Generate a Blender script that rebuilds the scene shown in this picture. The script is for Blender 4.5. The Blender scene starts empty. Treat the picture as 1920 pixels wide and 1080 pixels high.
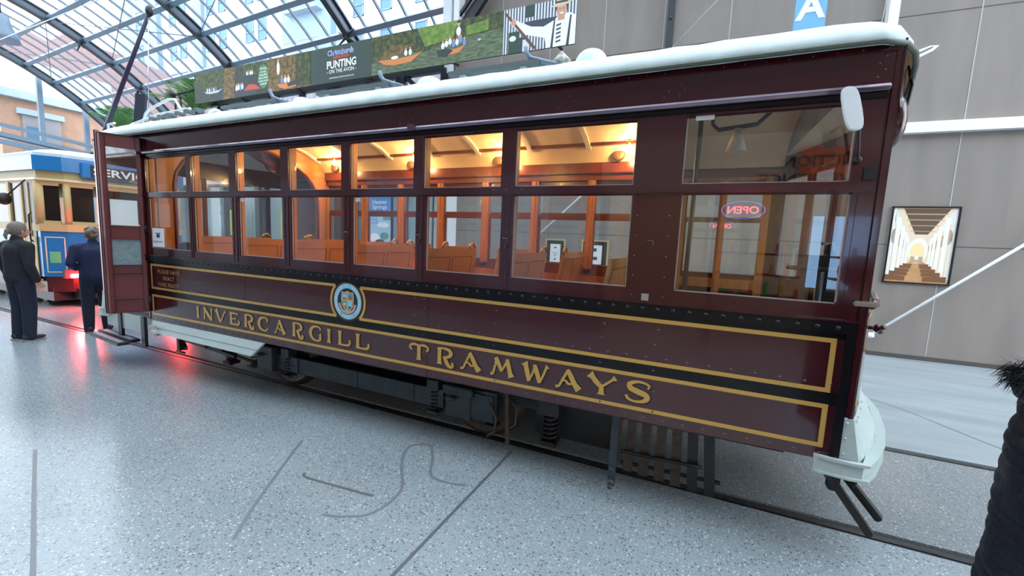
import bpy, bmesh, math, random
from mathutils import Vector, Matrix, noise
random.seed(7)
PI = math.pi
sc = bpy.context.scene
COL = sc.collection

# ---------------------------------------------------------------- camera, sky, exposure
cam_d = bpy.data.cameras.new('camera')
cam = bpy.data.objects.new('camera', cam_d); COL.objects.link(cam)
CAMP = Vector((3.19662754, -2.44226305, 1.6368162))
YAW, PITCH, ROLL = math.radians(-23.5996285), math.radians(-6.4746458), math.radians(2.52472595)
fwd = Vector((math.sin(YAW)*math.cos(PITCH), math.cos(YAW)*math.cos(PITCH), math.sin(PITCH)))
rt = Vector((math.cos(YAW), -math.sin(YAW), 0)); up = rt.cross(fwd)
r2 = rt*math.cos(ROLL) + up*math.sin(ROLL); u2 = up*math.cos(ROLL) - rt*math.sin(ROLL)
cam.matrix_world = Matrix(((r2.x, u2.x, -fwd.x, CAMP.x), (r2.y, u2.y, -fwd.y, CAMP.y), (r2.z, u2.z, -fwd.z, CAMP.z), (0, 0, 0, 1)))
cam_d.sensor_width = 36; cam_d.lens = 36*755.95/1920; cam_d.clip_start = 0.05; cam_d.clip_end = 300
sc.camera = cam
sc.view_settings.view_transform = 'Standard'; sc.view_settings.look = 'None'; sc.view_settings.gamma = 1
sc.view_settings.use_curve_mapping = False
sc.view_settings.exposure = 1.0
sc.cycles.transparent_max_bounces = 24
wd = bpy.data.worlds.new('overcast sky'); sc.world = wd; wd.use_nodes = True
bg = wd.node_tree.nodes['Background']; bg.inputs[0].default_value = (0.86, 0.93, 1.0, 1); bg.inputs[1].default_value = 2.7

# ---------------------------------------------------------------- materials
def nmat(name):
    m = bpy.data.materials.new(name); m.use_nodes = True
    nt = m.node_tree; return m, nt, nt.nodes['Principled BSDF']
def P(name, col, rough=.5, metal=0, coat=0, emit=None, es=0, var=0, scale=6, bump=0, spec=.5, stretch=None):
    m, nt, b = nmat(name)
    c = (*col, 1)
    b.inputs['Base Color'].default_value = c; b.inputs['Roughness'].default_value = rough
    b.inputs['Metallic'].default_value = metal; b.inputs['Coat Weight'].default_value = coat; b.inputs['Coat Roughness'].default_value = .04
    b.inputs['Specular IOR Level'].default_value = spec
    if emit: b.inputs['Emission Color'].default_value = (*emit, 1); b.inputs['Emission Strength'].default_value = es
    if var or bump:
        tc = nt.nodes.new('ShaderNodeTexCoord'); mp = nt.nodes.new('ShaderNodeMapping'); n = nt.nodes.new('ShaderNodeTexNoise')
        nt.links.new(tc.outputs['Object'], mp.inputs[0]); nt.links.new(mp.outputs[0], n.inputs['Vector'])
        if stretch: mp.inputs['Scale'].default_value = stretch
        n.inputs['Scale'].default_value = scale; n.inputs['Detail'].default_value = 5
        if var:
            r = nt.nodes.new('ShaderNodeValToRGB')
            r.color_ramp.elements[0].position = .3; r.color_ramp.elements[1].position = .72
            r.color_ramp.elements[0].color = tuple(max(0, k*(1-var)) for k in col)+(1,)
            r.color_ramp.elements[1].color = tuple(min(1, k*(1+var)) for k in col)+(1,)
            nt.links.new(n.outputs[0], r.inputs[0]); nt.links.new(r.outputs[0], b.inputs['Base Color'])
        if bump:
            bp = nt.nodes.new('ShaderNodeBump'); bp.inputs['Strength'].default_value = bump; bp.inputs['Distance'].default_value = .01
            nt.links.new(n.outputs[0], bp.inputs['Height']); nt.links.new(bp.outputs[0], b.inputs['Normal'])
    return m
def glass(name, tint=(1, 1, 1), refl=.06, edge=.8, rough=0.0):
    m = bpy.data.materials.new(name); m.use_nodes = True; nt = m.node_tree; nt.nodes.clear()
    o = nt.nodes.new('ShaderNodeOutputMaterial'); mx = nt.nodes.new('ShaderNodeMixShader')
    t = nt.nodes.new('ShaderNodeBsdfTransparent'); g = nt.nodes.new('ShaderNodeBsdfGlossy'); g.inputs['Roughness'].default_value = rough
    t.inputs[0].default_value = (*tint, 1)
    lw = nt.nodes.new('ShaderNodeLayerWeight'); lw.inputs[0].default_value = .5
    pw = nt.nodes.new('ShaderNodeMath'); pw.operation = 'POWER'; pw.inputs[1].default_value = 4.5
    ma = nt.nodes.new('ShaderNodeMath'); ma.operation = 'MULTIPLY_ADD'; ma.inputs[1].default_value = edge; ma.inputs[2].default_value = refl
    nt.links.new(lw.outputs['Facing'], pw.inputs[0]); nt.links.new(pw.outputs[0], ma.inputs[0]); nt.links.new(ma.outputs[0], mx.inputs[0])
    nt.links.new(t.outputs[0], mx.inputs[1]); nt.links.new(g.outputs[0], mx.inputs[2]); nt.links.new(mx.outputs[0], o.inputs[0])
    return m

def terrazzo(name, base, chip=1.0, rough=.24):
    m, nt, b = nmat(name); L = nt.links; N = nt.nodes
    tc = N.new('ShaderNodeTexCoord')
    def vor(scale): 
        v = N.new('ShaderNodeTexVoronoi'); v.inputs['Scale'].default_value = scale; L.new(tc.outputs['Object'], v.inputs['Vector']); return v
    col = N.new('ShaderNodeRGB'); col.outputs[0].default_value = (*base, 1); last = col.outputs[0]
    big = N.new('ShaderNodeTexNoise'); big.inputs['Scale'].default_value = .7; big.inputs['Detail'].default_value = 6; L.new(tc.outputs['Object'], big.inputs['Vector'])
    mr = N.new('ShaderNodeMapRange'); mr.inputs['To Min'].default_value = .78; mr.inputs['To Max'].default_value = 1.22; L.new(big.outputs[0], mr.inputs['Value'])
    mm = N.new('ShaderNodeVectorMath'); mm.operation = 'SCALE'; L.new(last, mm.inputs[0]); L.new(mr.outputs[0], mm.inputs['Scale']); last = mm.outputs[0]
    for scale, thr, ccol, lo in ((70, .36, (.72, .74, .72), .84), (58, .38, (.045, .05, .055), .76), (120, .42, (.10, .10, .11), .72), (140, .38, (.60, .60, .56), .80)):
        v = vor(scale)
        a = N.new('ShaderNodeMath'); a.operation = 'LESS_THAN'; a.inputs[1].default_value = thr; L.new(v.outputs['Distance'], a.inputs[0])
        s = N.new('ShaderNodeSeparateColor'); L.new(v.outputs['Color'], s.inputs[0])
        g = N.new('ShaderNodeMath'); g.operation = 'GREATER_THAN'; g.inputs[1].default_value = lo; L.new(s.outputs[0], g.inputs[0])
        mu = N.new('ShaderNodeMath'); mu.operation = 'MULTIPLY'; L.new(a.outputs[0], mu.inputs[0]); L.new(g.outputs[0], mu.inputs[1])
        m2 = N.new('ShaderNodeMath'); m2.operation = 'MULTIPLY'; m2.inputs[1].default_value = .8*chip; L.new(mu.outputs[0], m2.inputs[0])
        mx = N.new('ShaderNodeMix'); mx.data_type = 'RGBA'; L.new(m2.outputs[0], mx.inputs[0]); L.new(last, mx.inputs[6]); mx.inputs[7].default_value = (*ccol, 1)
        last = mx.outputs[2]
    L.new(last, b.inputs['Base Color'])
    rr = N.new('ShaderNodeMapRange'); rr.inputs['To Min'].default_value = rough-.06; rr.inputs['To Max'].default_value = rough+.1; L.new(big.outputs[0], rr.inputs['Value'])
    L.new(rr.outputs[0], b.inputs['Roughness']); b.inputs['Specular IOR Level'].default_value = .6
    return m
def foliage_mat(name, cols, scale=9, rough=.6, water=False):
    m, nt, b = nmat(name); tc = nt.nodes.new('ShaderNodeTexCoord'); n = nt.nodes.new('ShaderNodeTexNoise')
    n.inputs['Scale'].default_value = scale; n.inputs['Detail'].default_value = 9; n.inputs['Roughness'].default_value = .75
    mp = nt.nodes.new('ShaderNodeMapping'); nt.links.new(tc.outputs['Object'], mp.inputs[0]); nt.links.new(mp.outputs[0], n.inputs['Vector'])
    if water: mp.inputs['Scale'].default_value = (1, 1, 5)
    r = nt.nodes.new('ShaderNodeValToRGB'); e = r.color_ramp.elements
    e[0].position = .3; e[0].color = (*cols[0], 1); e[1].position = .75; e[1].color = (*cols[-1], 1)
    for i, c in enumerate(cols[1:-1]):
        k = e.new(.3+.45*(i+1)/(len(cols)-1)); k.color = (*c, 1)
    nt.links.new(n.outputs[0], r.inputs[0]); nt.links.new(r.outputs[0], b.inputs['Base Color']); b.inputs['Roughness'].default_value = rough
    return m

MAROON = P('maroon gloss paint', (.048, .0075, .0115), .16, coat=.5, bump=.03, scale=2)
MAROON2 = P('maroon door paint', (.12, .012, .016), .3, coat=.3)
BLACK = P('black gloss paint', (.005, .005, .007), .25, coat=.05, spec=.3)
GOLD = P('gold leaf paint', (.58, .34, .085), .38, metal=.25)
GOLDSH = P('letter shadow paint', (.012, .004, .004), .3)
WOOD = P('orange varnished wood', (.50, .20, .05), .25, coat=.3, var=.35, scale=5, stretch=(1, 1, .15))
WOODH = P('varnished seat wood', (.55, .25, .075), .28, coat=.3, var=.25, scale=5, stretch=(.3, .3, 1))
DWOOD = P('dark red wood', (.17, .035, .014), .25, coat=.3, var=.25, scale=5)
CREAM = P('cream interior paint', (.80, .66, .42), .45)
CREAMW = P('white ceiling rib paint', (.75, .70, .60), .5)
BRASS = P('brass', (.62, .38, .12), .25, metal=1)
STEEL = P('brushed steel', (.55, .57, .6), .3, metal=1)
CANVAS = P('white roof canvas', (.56, .66, .68), .5, bump=.5, scale=7, var=.08)
GREYP = P('pale grey fender paint', (.42, .50, .49), .38, var=.05)
IRON = P('dark slate truck paint', (.018, .028, .036), .42, var=.4, scale=8, bump=.2)
BLACKI = P('black iron', (.008, .008, .01), .45, var=.3)
RUST = P('oily brown steel', (.05, .033, .022), .5, var=.5, scale=20)
TGLASS = glass('tram window glass', (.93, .95, .95), .075, .85)
CGLASS = glass('canopy glass', (.90, .96, 1.0), .04, .6)
FROST = P('frosted door glass', (.18, .24, .26), .22, var=.2, scale=30)
PAPER = P('white paper', (.82, .84, .86), .6)
INK = P('dark print ink', (.03, .035, .05), .6)
WHITE = P('white paint', (.82, .85, .88), .4)
ARCH = P('slate blue steel', (.065, .095, .14), .38, coat=.15)
ARCHD = P('near black steel', (.012, .017, .024), .4)
PURL = P('pale blue grey steel', (.15, .21, .28), .35)
BARS = P('glazing bar grey', (.10, .13, .17), .4)
TERR = terrazzo('polished terrazzo', (.255, .305, .335), .75, .18)
CONC = P('brushed pale concrete', (.28, .325, .35), .38, var=.14, scale=1.6, stretch=(.5, 3, 1), bump=.05)
RAILM = P('worn rail steel', (.10, .105, .115), .3, metal=.8, var=.3, scale=30)
GROOVE = P('rail groove grime', (.016, .014, .012), .6, var=.4, scale=30)
PANEL = P('taupe grey wall panel', (.235, .205, .185), .55, var=.09, scale=1.3, stretch=(3, 1, .5))
JOINT = P('pale joint strip', (.42, .42, .42), .5)
JOINTD = P('dark joint', (.07, .065, .06), .7)
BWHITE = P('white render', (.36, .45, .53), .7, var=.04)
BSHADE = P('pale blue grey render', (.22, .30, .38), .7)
BWIN = P('pale window glass', (.10, .20, .32), .3, spec=.2)
PINK = P('pink brick', (.36, .23, .22), .8, var=.1, scale=10)
PEACH = P('peach render', (.44, .26, .18), .8, var=.08)
YELLOWB = P('pale yellow render', (.55, .45, .28), .8)
CORR = P('white corrugated steel', (.72, .74, .78), .4)
NAVY = P('navy work cloth', (.010, .014, .035), .85, bump=.5, scale=30)
NAVY2 = P('deep navy fleece', (.012, .02, .07), .85, bump=.5, scale=30)
SKIN = P('skin', (.55, .30, .21), .5)
HAIRG = P('grey brown hair', (.17, .14, .11), .6, var=.5, scale=40, bump=.8, stretch=(4, 4, 1))
PUFF = P('black quilted nylon', (.004, .006, .014), .6, bump=.5, scale=40, spec=.25)
FUR = P('black fur', (.004, .005, .009), .7)
SHOE = P('dark shoe', (.03, .028, .035), .5)
SOLE = P('grey sole', (.28, .28, .27), .6)
TBLUE = P('bright blue tram paint', (.015, .17, .42), .3, coat=.15)
TCREAM = P('cream tram paint', (.55, .39, .17), .5)
TCREAM2 = P('cream lining', (.72, .62, .38), .35)
TDARK = P('dark tram interior', (.03, .014, .009), .4)
RED = P('red plastic', (.6, .02, .02), .3)
def emis(n, c, s): return P(n, (c[0]*.5, c[1]*.5, c[2]*.5), .5, emit=c, es=s)
REDL = emis('red tail lamp', (1, .03, .03), 110)
REDC = emis('red tail lamp core', (1, .45, .40), 30)
RED2 = emis('dim red lamp', (1, .05, .05), 10)
BULB = emis('warm bulb', (1, .62, .22), 22)
NEON = emis('red neon', (1, .05, .07), 16)
NEONB = emis('blue neon', (.15, .2, 1), 6)
SHOPL = emis('shop lamp', (1, .86, .62), 4.5)
SHOPS = emis('shop screen', (.35, .6, 1), 2.2)
SKYR = P('light cyan ring paint', (.24, .56, .74), .35)

# ---------------------------------------------------------------- mesh builder
ORG = {}
class MB:
    def __init__(s): s.v = []; s.f = []; s.m = []; s.sm = []
    def add(s, vs, fs, m=0, smooth=False):
        o = len(s.v); s.v += [Vector(v) for v in vs]
        for f in fs: s.f.append([i+o for i in f]); s.m.append(m); s.sm.append(smooth)
        return s
    def box(s, x0, x1, y0, y1, z0, z1, m=0):
        vs = [(x, y, z) for z in (z0, z1) for y in (y0, y1) for x in (x0, x1)]
        return s.add(vs, [(0, 2, 3, 1), (4, 5, 7, 6), (0, 1, 5, 4), (2, 6, 7, 3), (0, 4, 6, 2), (1, 3, 7, 5)], m)
    def beam(s, a, b, w, h, m=0, upv=(0, 0, 1)):
        a = Vector(a); b = Vector(b); d = (b-a).normalized(); u = Vector(upv)
        if abs(d.dot(u)) > .98: u = Vector((0, 1, 0))
        r = d.cross(u).normalized(); u = r.cross(d)
        vs = [p+r*i*w/2+u*j*h/2 for p in (a, b) for i, j in ((-1, -1), (1, -1), (1, 1), (-1, 1))]
        return s.add(vs, [(0, 3, 2, 1), (4, 5, 6, 7), (0, 1, 5, 4), (1, 2, 6, 5), (2, 3, 7, 6), (3, 0, 4, 7)], m)
    def prism(s, pts, axis, a, b, m=0):
        """pts 2D polygon extruded along axis from a to b; axis 'y': pts=(x,z); 'x': (y,z); 'z': (x,y)"""
        def mk(p, t): return {'y': (p[0], t, p[1]), 'x': (t, p[0], p[1]), 'z': (p[0], p[1], t)}[axis]
        n = len(pts); vs = [mk(p, a) for p in pts]+[mk(p, b) for p in pts]
        fs = [tuple(range(n)), tuple(range(2*n-1, n-1, -1))]+[(i, i+n, (i+1) % n+n, (i+1) % n) for i in range(n)]
        return s.add(vs, fs, m)
    def tube(s, pts, r, n=8, m=0, smooth=True):
        pts = [Vector(p) for p in pts]; rs = r if isinstance(r, (list, tuple)) else [r]*len(pts)
        vs = []; prev = None
        for i, p in enumerate(pts):
            d = (pts[min(i+1, len(pts)-1)]-pts[max(i-1, 0)]).normalized()
            if prev is None:
                u = Vector((0, 0, 1)) if abs(d.z) < .9 else Vector((1, 0, 0)); a = d.cross(u).normalized()
            else:
                a = (prev-d*prev.dot(d)).normalized()
            prev = a; b = d.cross(a)
            vs += [p+(a*math.cos(2*PI*k/n)+b*math.sin(2*PI*k/n))*rs[i] for k in range(n)]
        fs = []
        for i in range(len(pts)-1):
            for k in range(n): fs.append((i*n+k, i*n+(k+1) % n, (i+1)*n+(k+1) % n, (i+1)*n+k))
        o = len(s.v); s.add(vs, fs, m, smooth)
        s.f.append([o+k for k in range(n-1, -1, -1)]); s.f.append([o+(len(pts)-1)*n+k for k in range(n)]); s.m += [m, m]; s.sm += [False, False]
        return s
    def sph(s, c, r, sx=1, sy=1, sz=1, n=12, k=8, m=0):
        vs = []; c = Vector(c)
        for i in range(k+1):
            t = PI*i/k
            for j in range(n):
                a = 2*PI*j/n; vs.append(c+Vector((math.sin(t)*math.cos(a)*r*sx, math.sin(t)*math.sin(a)*r*sy, math.cos(t)*r*sz)))
        return s.add(vs, [(i*n+j, (i+1)*n+j, (i+1)*n+(j+1) % n, i*n+(j+1) % n) for i in range(k) for j in range(n)], m, True)
    def rivet(s, x, y, z, r=.0065, d=(0, -1, 0), m=0):
        d = Vector(d); u = Vector((0, 0, 1)) if abs(d.z) < .9 else Vector((1, 0, 0)); a = d.cross(u).normalized(); b = d.cross(a); c = Vector((x, y, z))
        vs = [c+(a*math.cos(k*PI/3)+b*math.sin(k*PI/3))*r for k in range(6)]+[c+d*r*.45+(a*math.cos(k*PI/3)+b*math.sin(k*PI/3))*r*.65 for k in range(6)]+[c+d*r*.65]
        return s.add(vs, [(k, (k+1) % 6, (k+1) % 6+6, k+6) for k in range(6)]+[(k+6, (k+1) % 6+6, 12) for k in range(6)], m, True)
    def loft(s, rings, m=0, smooth=True, closed=True, cap=True):
        n = len(rings[0]); vs = [p for r in rings for p in r]; fs = []
        for i in range(len(rings)-1):
            for k in range(n if closed else n-1): fs.append((i*n+k, i*n+(k+1) % n, (i+1)*n+(k+1) % n, (i+1)*n+k))
        o = len(s.v); s.add(vs, fs, m, smooth)
        if cap and closed:
            s.f.append([o+k for k in range(n-1, -1, -1)]); s.f.append([o+(len(rings)-1)*n+k for k in range(n)]); s.m += [m, m]; s.sm += [False, False]
        return s
    def build(s, name, mats, parent=None, bevel=0, fix=True):
        me = bpy.data.meshes.new(name)
        vs = s.v
        lo = [min(v[i] for v in vs) for i in range(3)]; hi = [max(v[i] for v in vs) for i in range(3)]
        o = Vector(((lo[0]+hi[0])/2, (lo[1]+hi[1])/2, (lo[2] if parent is None else (lo[2]+hi[2])/2)))
        me.from_pydata([v-o for v in vs], [], s.f)
        if not isinstance(mats, (list, tuple)): mats = [mats]
        for m in mats: me.materials.append(m)
        me.polygons.foreach_set('material_index', s.m); me.polygons.foreach_set('use_smooth', s.sm)
        if fix:
            bm = bmesh.new(); bm.from_mesh(me); bmesh.ops.recalc_face_normals(bm, faces=bm.faces)
            if bevel:
                es = [e for e in bm.edges if len(e.link_faces) == 2 and e.calc_face_angle(0) > .6]
                bmesh.ops.bevel(bm, geom=es, offset=bevel, segments=2, affect='EDGES', clamp_overlap=True)
            bm.to_mesh(me); bm.free()
        me.update()
        ob = bpy.data.objects.new(name, me); COL.objects.link(ob)
        po = ORG[parent.name] if parent else Vector((0, 0, 0))
        ob.location = o-po; ob.parent = parent; ORG[ob.name] = o
        return ob
def tag(o, label=None, cat=None, group=None, kind=None):
    if label: o['label'] = label
    if cat: o['category'] = cat
    if group: o['group'] = group
    if kind: o['kind'] = kind
    return o
def thing(name, label, cat, loc, group=None):
    o = bpy.data.objects.new(name, None); COL.objects.link(o); o.location = loc; o.empty_display_size = .2; ORG[o.name] = Vector(loc)
    return tag(o, label, cat, group)
def dup(o, delta=(0, 0, 0), parent=None, top=True):
    c = o.copy(); COL.objects.link(c)
    if top: c.location = Vector(o.location)+Vector(delta)
    if parent is not None: c.parent = parent
    ORG[c.name] = ORG[o.name]+Vector(delta)
    for ch in list(o.children): dup(ch, (0, 0, 0), c, False)
    return c
# 2D helpers: put flat work on a plane (origin, x axis, y axis); thickness along normal
class Plane:
    def __init__(s, o, x, y): s.o = Vector(o); s.x = Vector(x).normalized(); s.y = Vector(y).normalized(); s.n = s.x.cross(s.y)
    def p(s, a, b, h=0): return s.o+s.x*a+s.y*b+s.n*h
    def poly(s, mb, pts, h, m=0, h0=0):
        n = len(pts); vs = [s.p(a, b, h0) for a, b in pts]+[s.p(a, b, h) for a, b in pts]
        mb.add(vs, [tuple(range(n, 2*n))]+[(i, (i+1) % n, (i+1) % n+n, i+n) for i in range(n)], m)
    def rect(s, mb, a0, a1, b0, b1, h, m=0, h0=0): s.poly(mb, [(a0, b0), (a1, b0), (a1, b1), (a0, b1)], h, m, h0)
    def ell(s, mb, a, b, ra, rb, h, m=0, n=24, h0=0, rot=0):
        s.poly(mb, [(a+ra*math.cos(t)*math.cos(rot)-rb*math.sin(t)*math.sin(rot), b+ra*math.cos(t)*math.sin(rot)+rb*math.sin(t)*math.cos(rot)) for t in [2*PI*k/n for k in range(n)]], h, m, h0)
    def ring(s, mb, a, b, r0, r1, h, m=0, n=40, t0=0, t1=2*PI):
        vs = []; 
        for k in range(n+1):
            t = t0+(t1-t0)*k/n
            for r in (r0, r1): vs.append(s.p(a+r*math.cos(t), b+r*math.sin(t), h))
        mb.add(vs, [(2*k, 2*k+1, 2*k+3, 2*k+2) for k in range(n)], m)
    def strip(s, mb, pts, ws, h, m=0):
        n = len(pts); L_ = []; R_ = []
        for i in range(n):
            a = Vector(pts[max(i-1, 0)]); b = Vector(pts[min(i+1, n-1)]); d = (b-a); d = d/(d.length or 1); nn = Vector((-d.y, d.x)); p = Vector(pts[i])
            L_.append(p+nn*ws[i]/2); R_.append(p-nn*ws[i]/2)
        vs = [s.p(q.x, q.y, h) for q in L_]+[s.p(q.x, q.y, h) for q in R_]
        mb.add(vs, [(i, i+1, n+i+1, n+i) for i in range(n-1)], m)
FCACHE = {}
def text2d(txt, size, bold=0, space=1):
    key = (txt, bold, space)
    if key not in FCACHE:
        cu = bpy.data.curves.new('t', 'FONT'); cu.body = txt; cu.size = 1; cu.align_x = 'CENTER'; cu.align_y = 'CENTER'; cu.offset = bold; cu.space_character = space; cu.resolution_u = 3
        ob = bpy.data.objects.new('t', cu); me = bpy.data.meshes.new_from_object(ob)
        FCACHE[key] = ([(v.co.x, v.co.y) for v in me.vertices], [tuple(p.vertices) for p in me.polygons])
        bpy.data.objects.remove(ob); bpy.data.curves.remove(cu); bpy.data.meshes.remove(me)
    return FCACHE[key]
def put_text(mb, pl, txt, a, b, size, h, m=0, bold=0, sx=1, width=None, rot=0, space=1):
    vs, fs = text2d(txt, size, bold, space)
    if not vs: return
    xs = [v[0] for v in vs]; w = (max(xs)-min(xs)) or 1; cx = (max(xs)+min(xs))/2; ys = [v[1] for v in vs]; cy = (max(ys)+min(ys))/2
    kx = width/w if width else size*sx; ch = size
    c, s_ = math.cos(rot), math.sin(rot)
    out = []
    for x, y in vs:
        X = (x-cx)*kx; Y = (y-cy)*ch; out.append(pl.p(a+X*c-Y*s_, b+X*s_+Y*c, h))
    mb.add(out, fs, m)
def cr(pts, ws, k=7):
    """Catmull-Rom through points and widths"""
    out = []; wo = []; n = len(pts)
    for i in range(n-1):
        p = [pts[max(i-1, 0)], pts[i], pts[i+1], pts[min(i+2, n-1)]]; w = [ws[max(i-1, 0)], ws[i], ws[i+1], ws[min(i+2, n-1)]]
        for j in range(k if i < n-2 else k+1):
            t = j/k
            def f(a, b, c, d): return .5*((2*b)+(-a+c)*t+(2*a-5*b+4*c-d)*t*t+(-a+3*b-3*c+d)*t**3)
            out.append((f(*[q[0] for q in p]), f(*[q[1] for q in p]))); wo.append(max(.02, f(*w)))
    return out, wo

# ---------------------------------------------------------------- setting: floor, walls
g = MB(); g.box(-70, 30, -14, .43, -.2, 0); tag(g.build('floor', TERR), kind='structure')
g = MB(); g.box(-70, 30, .54, 1.90, -.2, 0); g.v = g.v; tag(g.build('floor', terrazzo('terrazzo between the rails', (.20, .23, .245), .6, .2)), kind='structure')  # shade and grime under the tram put into the whole strip's colour
g = MB(); g.box(-70, 30, 1.99, 40, -.2, 0); tag(g.build('floor', CONC), kind='structure')
for k, (y, lab) in enumerate(((.485, 'near flush steel tram rail with dark groove, running under the maroon tram'), (1.945, 'far flush steel tram rail crossing pale floor behind the tram front'))):
    g = MB(); g.box(-70, 30, y-.055, y+.045, -.2, -.012, 1); g.box(-70, 30, y-.028, y+.02, -.1, -.002, 0); g.box(-70, 30, y-.055, y-.046, -.1, 0, 0)
    tag(g.build('tram_rail', [RAILM, GROOVE]), lab, 'rail')
# joints and scuffs in the floor (thin inlaid strips)
def scuff(pts, w, m, name, label):
    g = MB(); pl = Plane((0, 0, 0), (1, 0, 0), (0, 1, 0)); p, ws = cr(pts, [w]*len(pts), 8); pl.strip(g, p, ws, .0012); o = g.build(name, m); tag(o, label, 'floor mark'); return o
JM = P('floor joint', (.10, .11, .12), .5); SC = P('rubber scuff', (.15, .17, .19), .5)
scuff([(2.04, .35), (2.02, -.4), (2.003, -1.1), (1.99, -2.3)], .005, JM, 'floor_joint', 'straight dark saw-cut joint in terrazzo running from tram to bottom of frame')
scuff([(-.99, -1.29), (-.3, -1.5), (.56, -1.76), (1.0, -1.9)], .0025, SC, 'floor_scuff', 'long faint scuff line on terrazzo at lower left corner')
scuff([(.90, -.60), (.95, -.635), (1.18, -.616), (1.49, -.582)], .004, JM, 'floor_scuff', 'short dark hooked scuff in middle of the terrazzo floor')
scuff([(1.35, -.85), (1.47, -.81), (1.60, -.70), (1.60, -.45), (1.40, -.20), (1.30, .02), (1.42, .11), (1.56, -.04), (1.66, -.21), (1.78, -.25), (1.95, -.22)], .0035, SC, 'floor_scuff', 'looping S-shaped tyre scuff on terrazzo beside the tram')
scuff([(.5, -.3), (.7, -.62), (.95, -1.0), (1.1, -1.2)], .002, SC, 'floor_scuff', 'long diagonal scuff on terrazzo left of the hooked mark')
scuff([(4.9, 3.6), (5.4, 3.3), (5.84, 2.52), (6.2, 1.99)], .012, SC, 'floor_joint', 'diagonal joint in pale floor behind the tram front')

WA = math.radians(1.5); WX = Vector((math.cos(WA), math.sin(WA), 0)); WO = Vector((6.5, 6.2, 0))
def wp(x, z, off=0):  # point on the back wall at world x
    t = (x-6.5)/WX.x; p = WO+WX*t; n = Vector((WX.y, -WX.x, 0)); return p+n*off+Vector((0, 0, z))
def wbox(g, x0, x1, z0, z1, off0, off1, m=0):
    vs = [wp(x, z, o) for z in (z0, z1) for o in (off0, off1) for x in (x0, x1)]
    g.add(vs, [(0, 2, 3, 1), (4, 5, 7, 6), (0, 1, 5, 4), (2, 6, 7, 3), (0, 4, 6, 2), (1, 3, 7, 5)], m)
g = MB(); wbox(g, -2.35, 22, 0, 10.5, 0, -.4)
for i in range(-3, 14):
    x = 1.25+i*1.12
    if x < -2.2: continue
    wbox(g, x-.008, x+.008, 3.78, 10.5, 0, .004, 1)
    if i % 2 == 1: wbox(g, x-.012, x+.002, .08, 3.62, 0, .004, 1)
for z in (5.42, 7.6): wbox(g, -2.35, 22, z-.006, z+.006, 0, .003, 2)
for z in (1.87,): wbox(g, -2.35, 22, z-.006, z+.006, 0, .003, 2)
wbox(g, -2.35, 22, 0, .07, 0, .01, 2)
tag(g.build('wall_back', [PANEL, JOINT, JOINTD]), kind='structure')
g = MB(); wbox(g, 5.83, 22, 3.62, 3.78, 0, .12); wbox(g, 2, 5.70, 3.62, 3.78, 0, .12); tag(g.build('wall_rail', WHITE), 'long white horizontal rail fixed along taupe panel wall', 'rail')
g = MB(); wbox(g, 5.70, 5.83, 3.0, 10.4, 0, .14); tag(g.build('wall_post', WHITE), 'white vertical post on the panel wall above tram front', 'post')
g = MB(); wbox(g, 2.42, 2.54, 3.9, 10.4, 0, .09); g.rivet(*wp(2.48, 5.9, .1), r=.03); tag(g.build('cable_duct', ARCHD), 'narrow black vertical duct on the taupe panel wall above tram roof', 'duct')

# wall behind the camera with a corner shop
g = MB()
g.box(-14, 1.6, -5.5, -5.1, 0, 9); g.box(1.6, 8.4, -5.5, -5.1, 3.5, 9); g.box(8.4, 20, -5.5, -5.1, 0, 9)
for x in range(-13, 2, 3): g.box(x, x+1.6, -5.12, -5.08, .6, 3.0, 1)
for x in range(-13, 20, 4): g.box(x, x+1.4, -5.12, -5.08, 4.6, 6.6, 1)
tag(g.build('wall_front', [P('brown grey front wall', (.17, .15, .14), .7), P('dull shop glass', (.30, .38, .45), .1)]), kind='structure')
sh = thing('corner_shop', 'lit corner convenience shop opposite the tram with red OPEN sign', 'shop', (5, -5.1, 0))
g = MB(); g.box(1.6, 8.4, -9.5, -9.4, 0, 3.5); g.box(1.6, 1.7, -9.4, -5.5, 0, 3.5); g.box(8.3, 8.4, -9.4, -5.5, 0, 3.5); g.box(1.6, 8.4, -9.5, -5.5, 3.45, 3.55); g.build('interior_shell', P('warm shop wall', (.30, .25, .19), .6), sh)
g = MB(); g.box(1.6, 8.4, -5.3, -5.05, 2.62, 3.5); g.box(4.6, 5.3, -5.06, -5.02, 2.7, 3.25, 1); g.build('fascia', [P('warm grey fascia', (.42, .36, .31), .6), P('red oval badge', (.7, .12, .05), .5)], sh)
g = MB()
for x in (1.65, 3.55, 5.1, 6.7, 8.35): g.box(x-.05, x+.05, -5.3, -5.15, 0, 2.62)
g.build('shopfront_frame', ARCHD, sh)
for k in range(5):
    g = MB(); g.box(2.2+k*1.25, 2.9+k*1.25, -8.8, -6.0, 3.40, 3.44); g.build('ceiling_lamp', SHOPL, sh)
g = MB(); g.box(5.35, 6.3, -7.3, -7.2, 1.0, 2.4); g.build('screen', SHOPS, sh)
g = MB()
for x0 in (3.7, 5.6):
    for z in (.4, .8, 1.2, 1.6): g.box(x0, x0+1.4, -6.9, -6.5, z, z+.04)
    for k in range(22): g.box(x0+.03+k*.062, x0+.075+k*.062, -6.6, -6.5, .44+(k % 4)*.4, .44+(k % 4)*.4+random.uniform(.15, .3), 1+k % 3)
g.build('goods_shelf', [P('shelf', (.1, .06, .04), .5), P('goods red', (.5, .05, .04), .5), P('goods green', (.1, .4, .08), .5), P('goods yellow', (.6, .45, .1), .5)], sh)
pl = Plane((0, -5.02, 0), (-1, 0, 0), (0, 0, 1)); g = MB()
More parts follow.
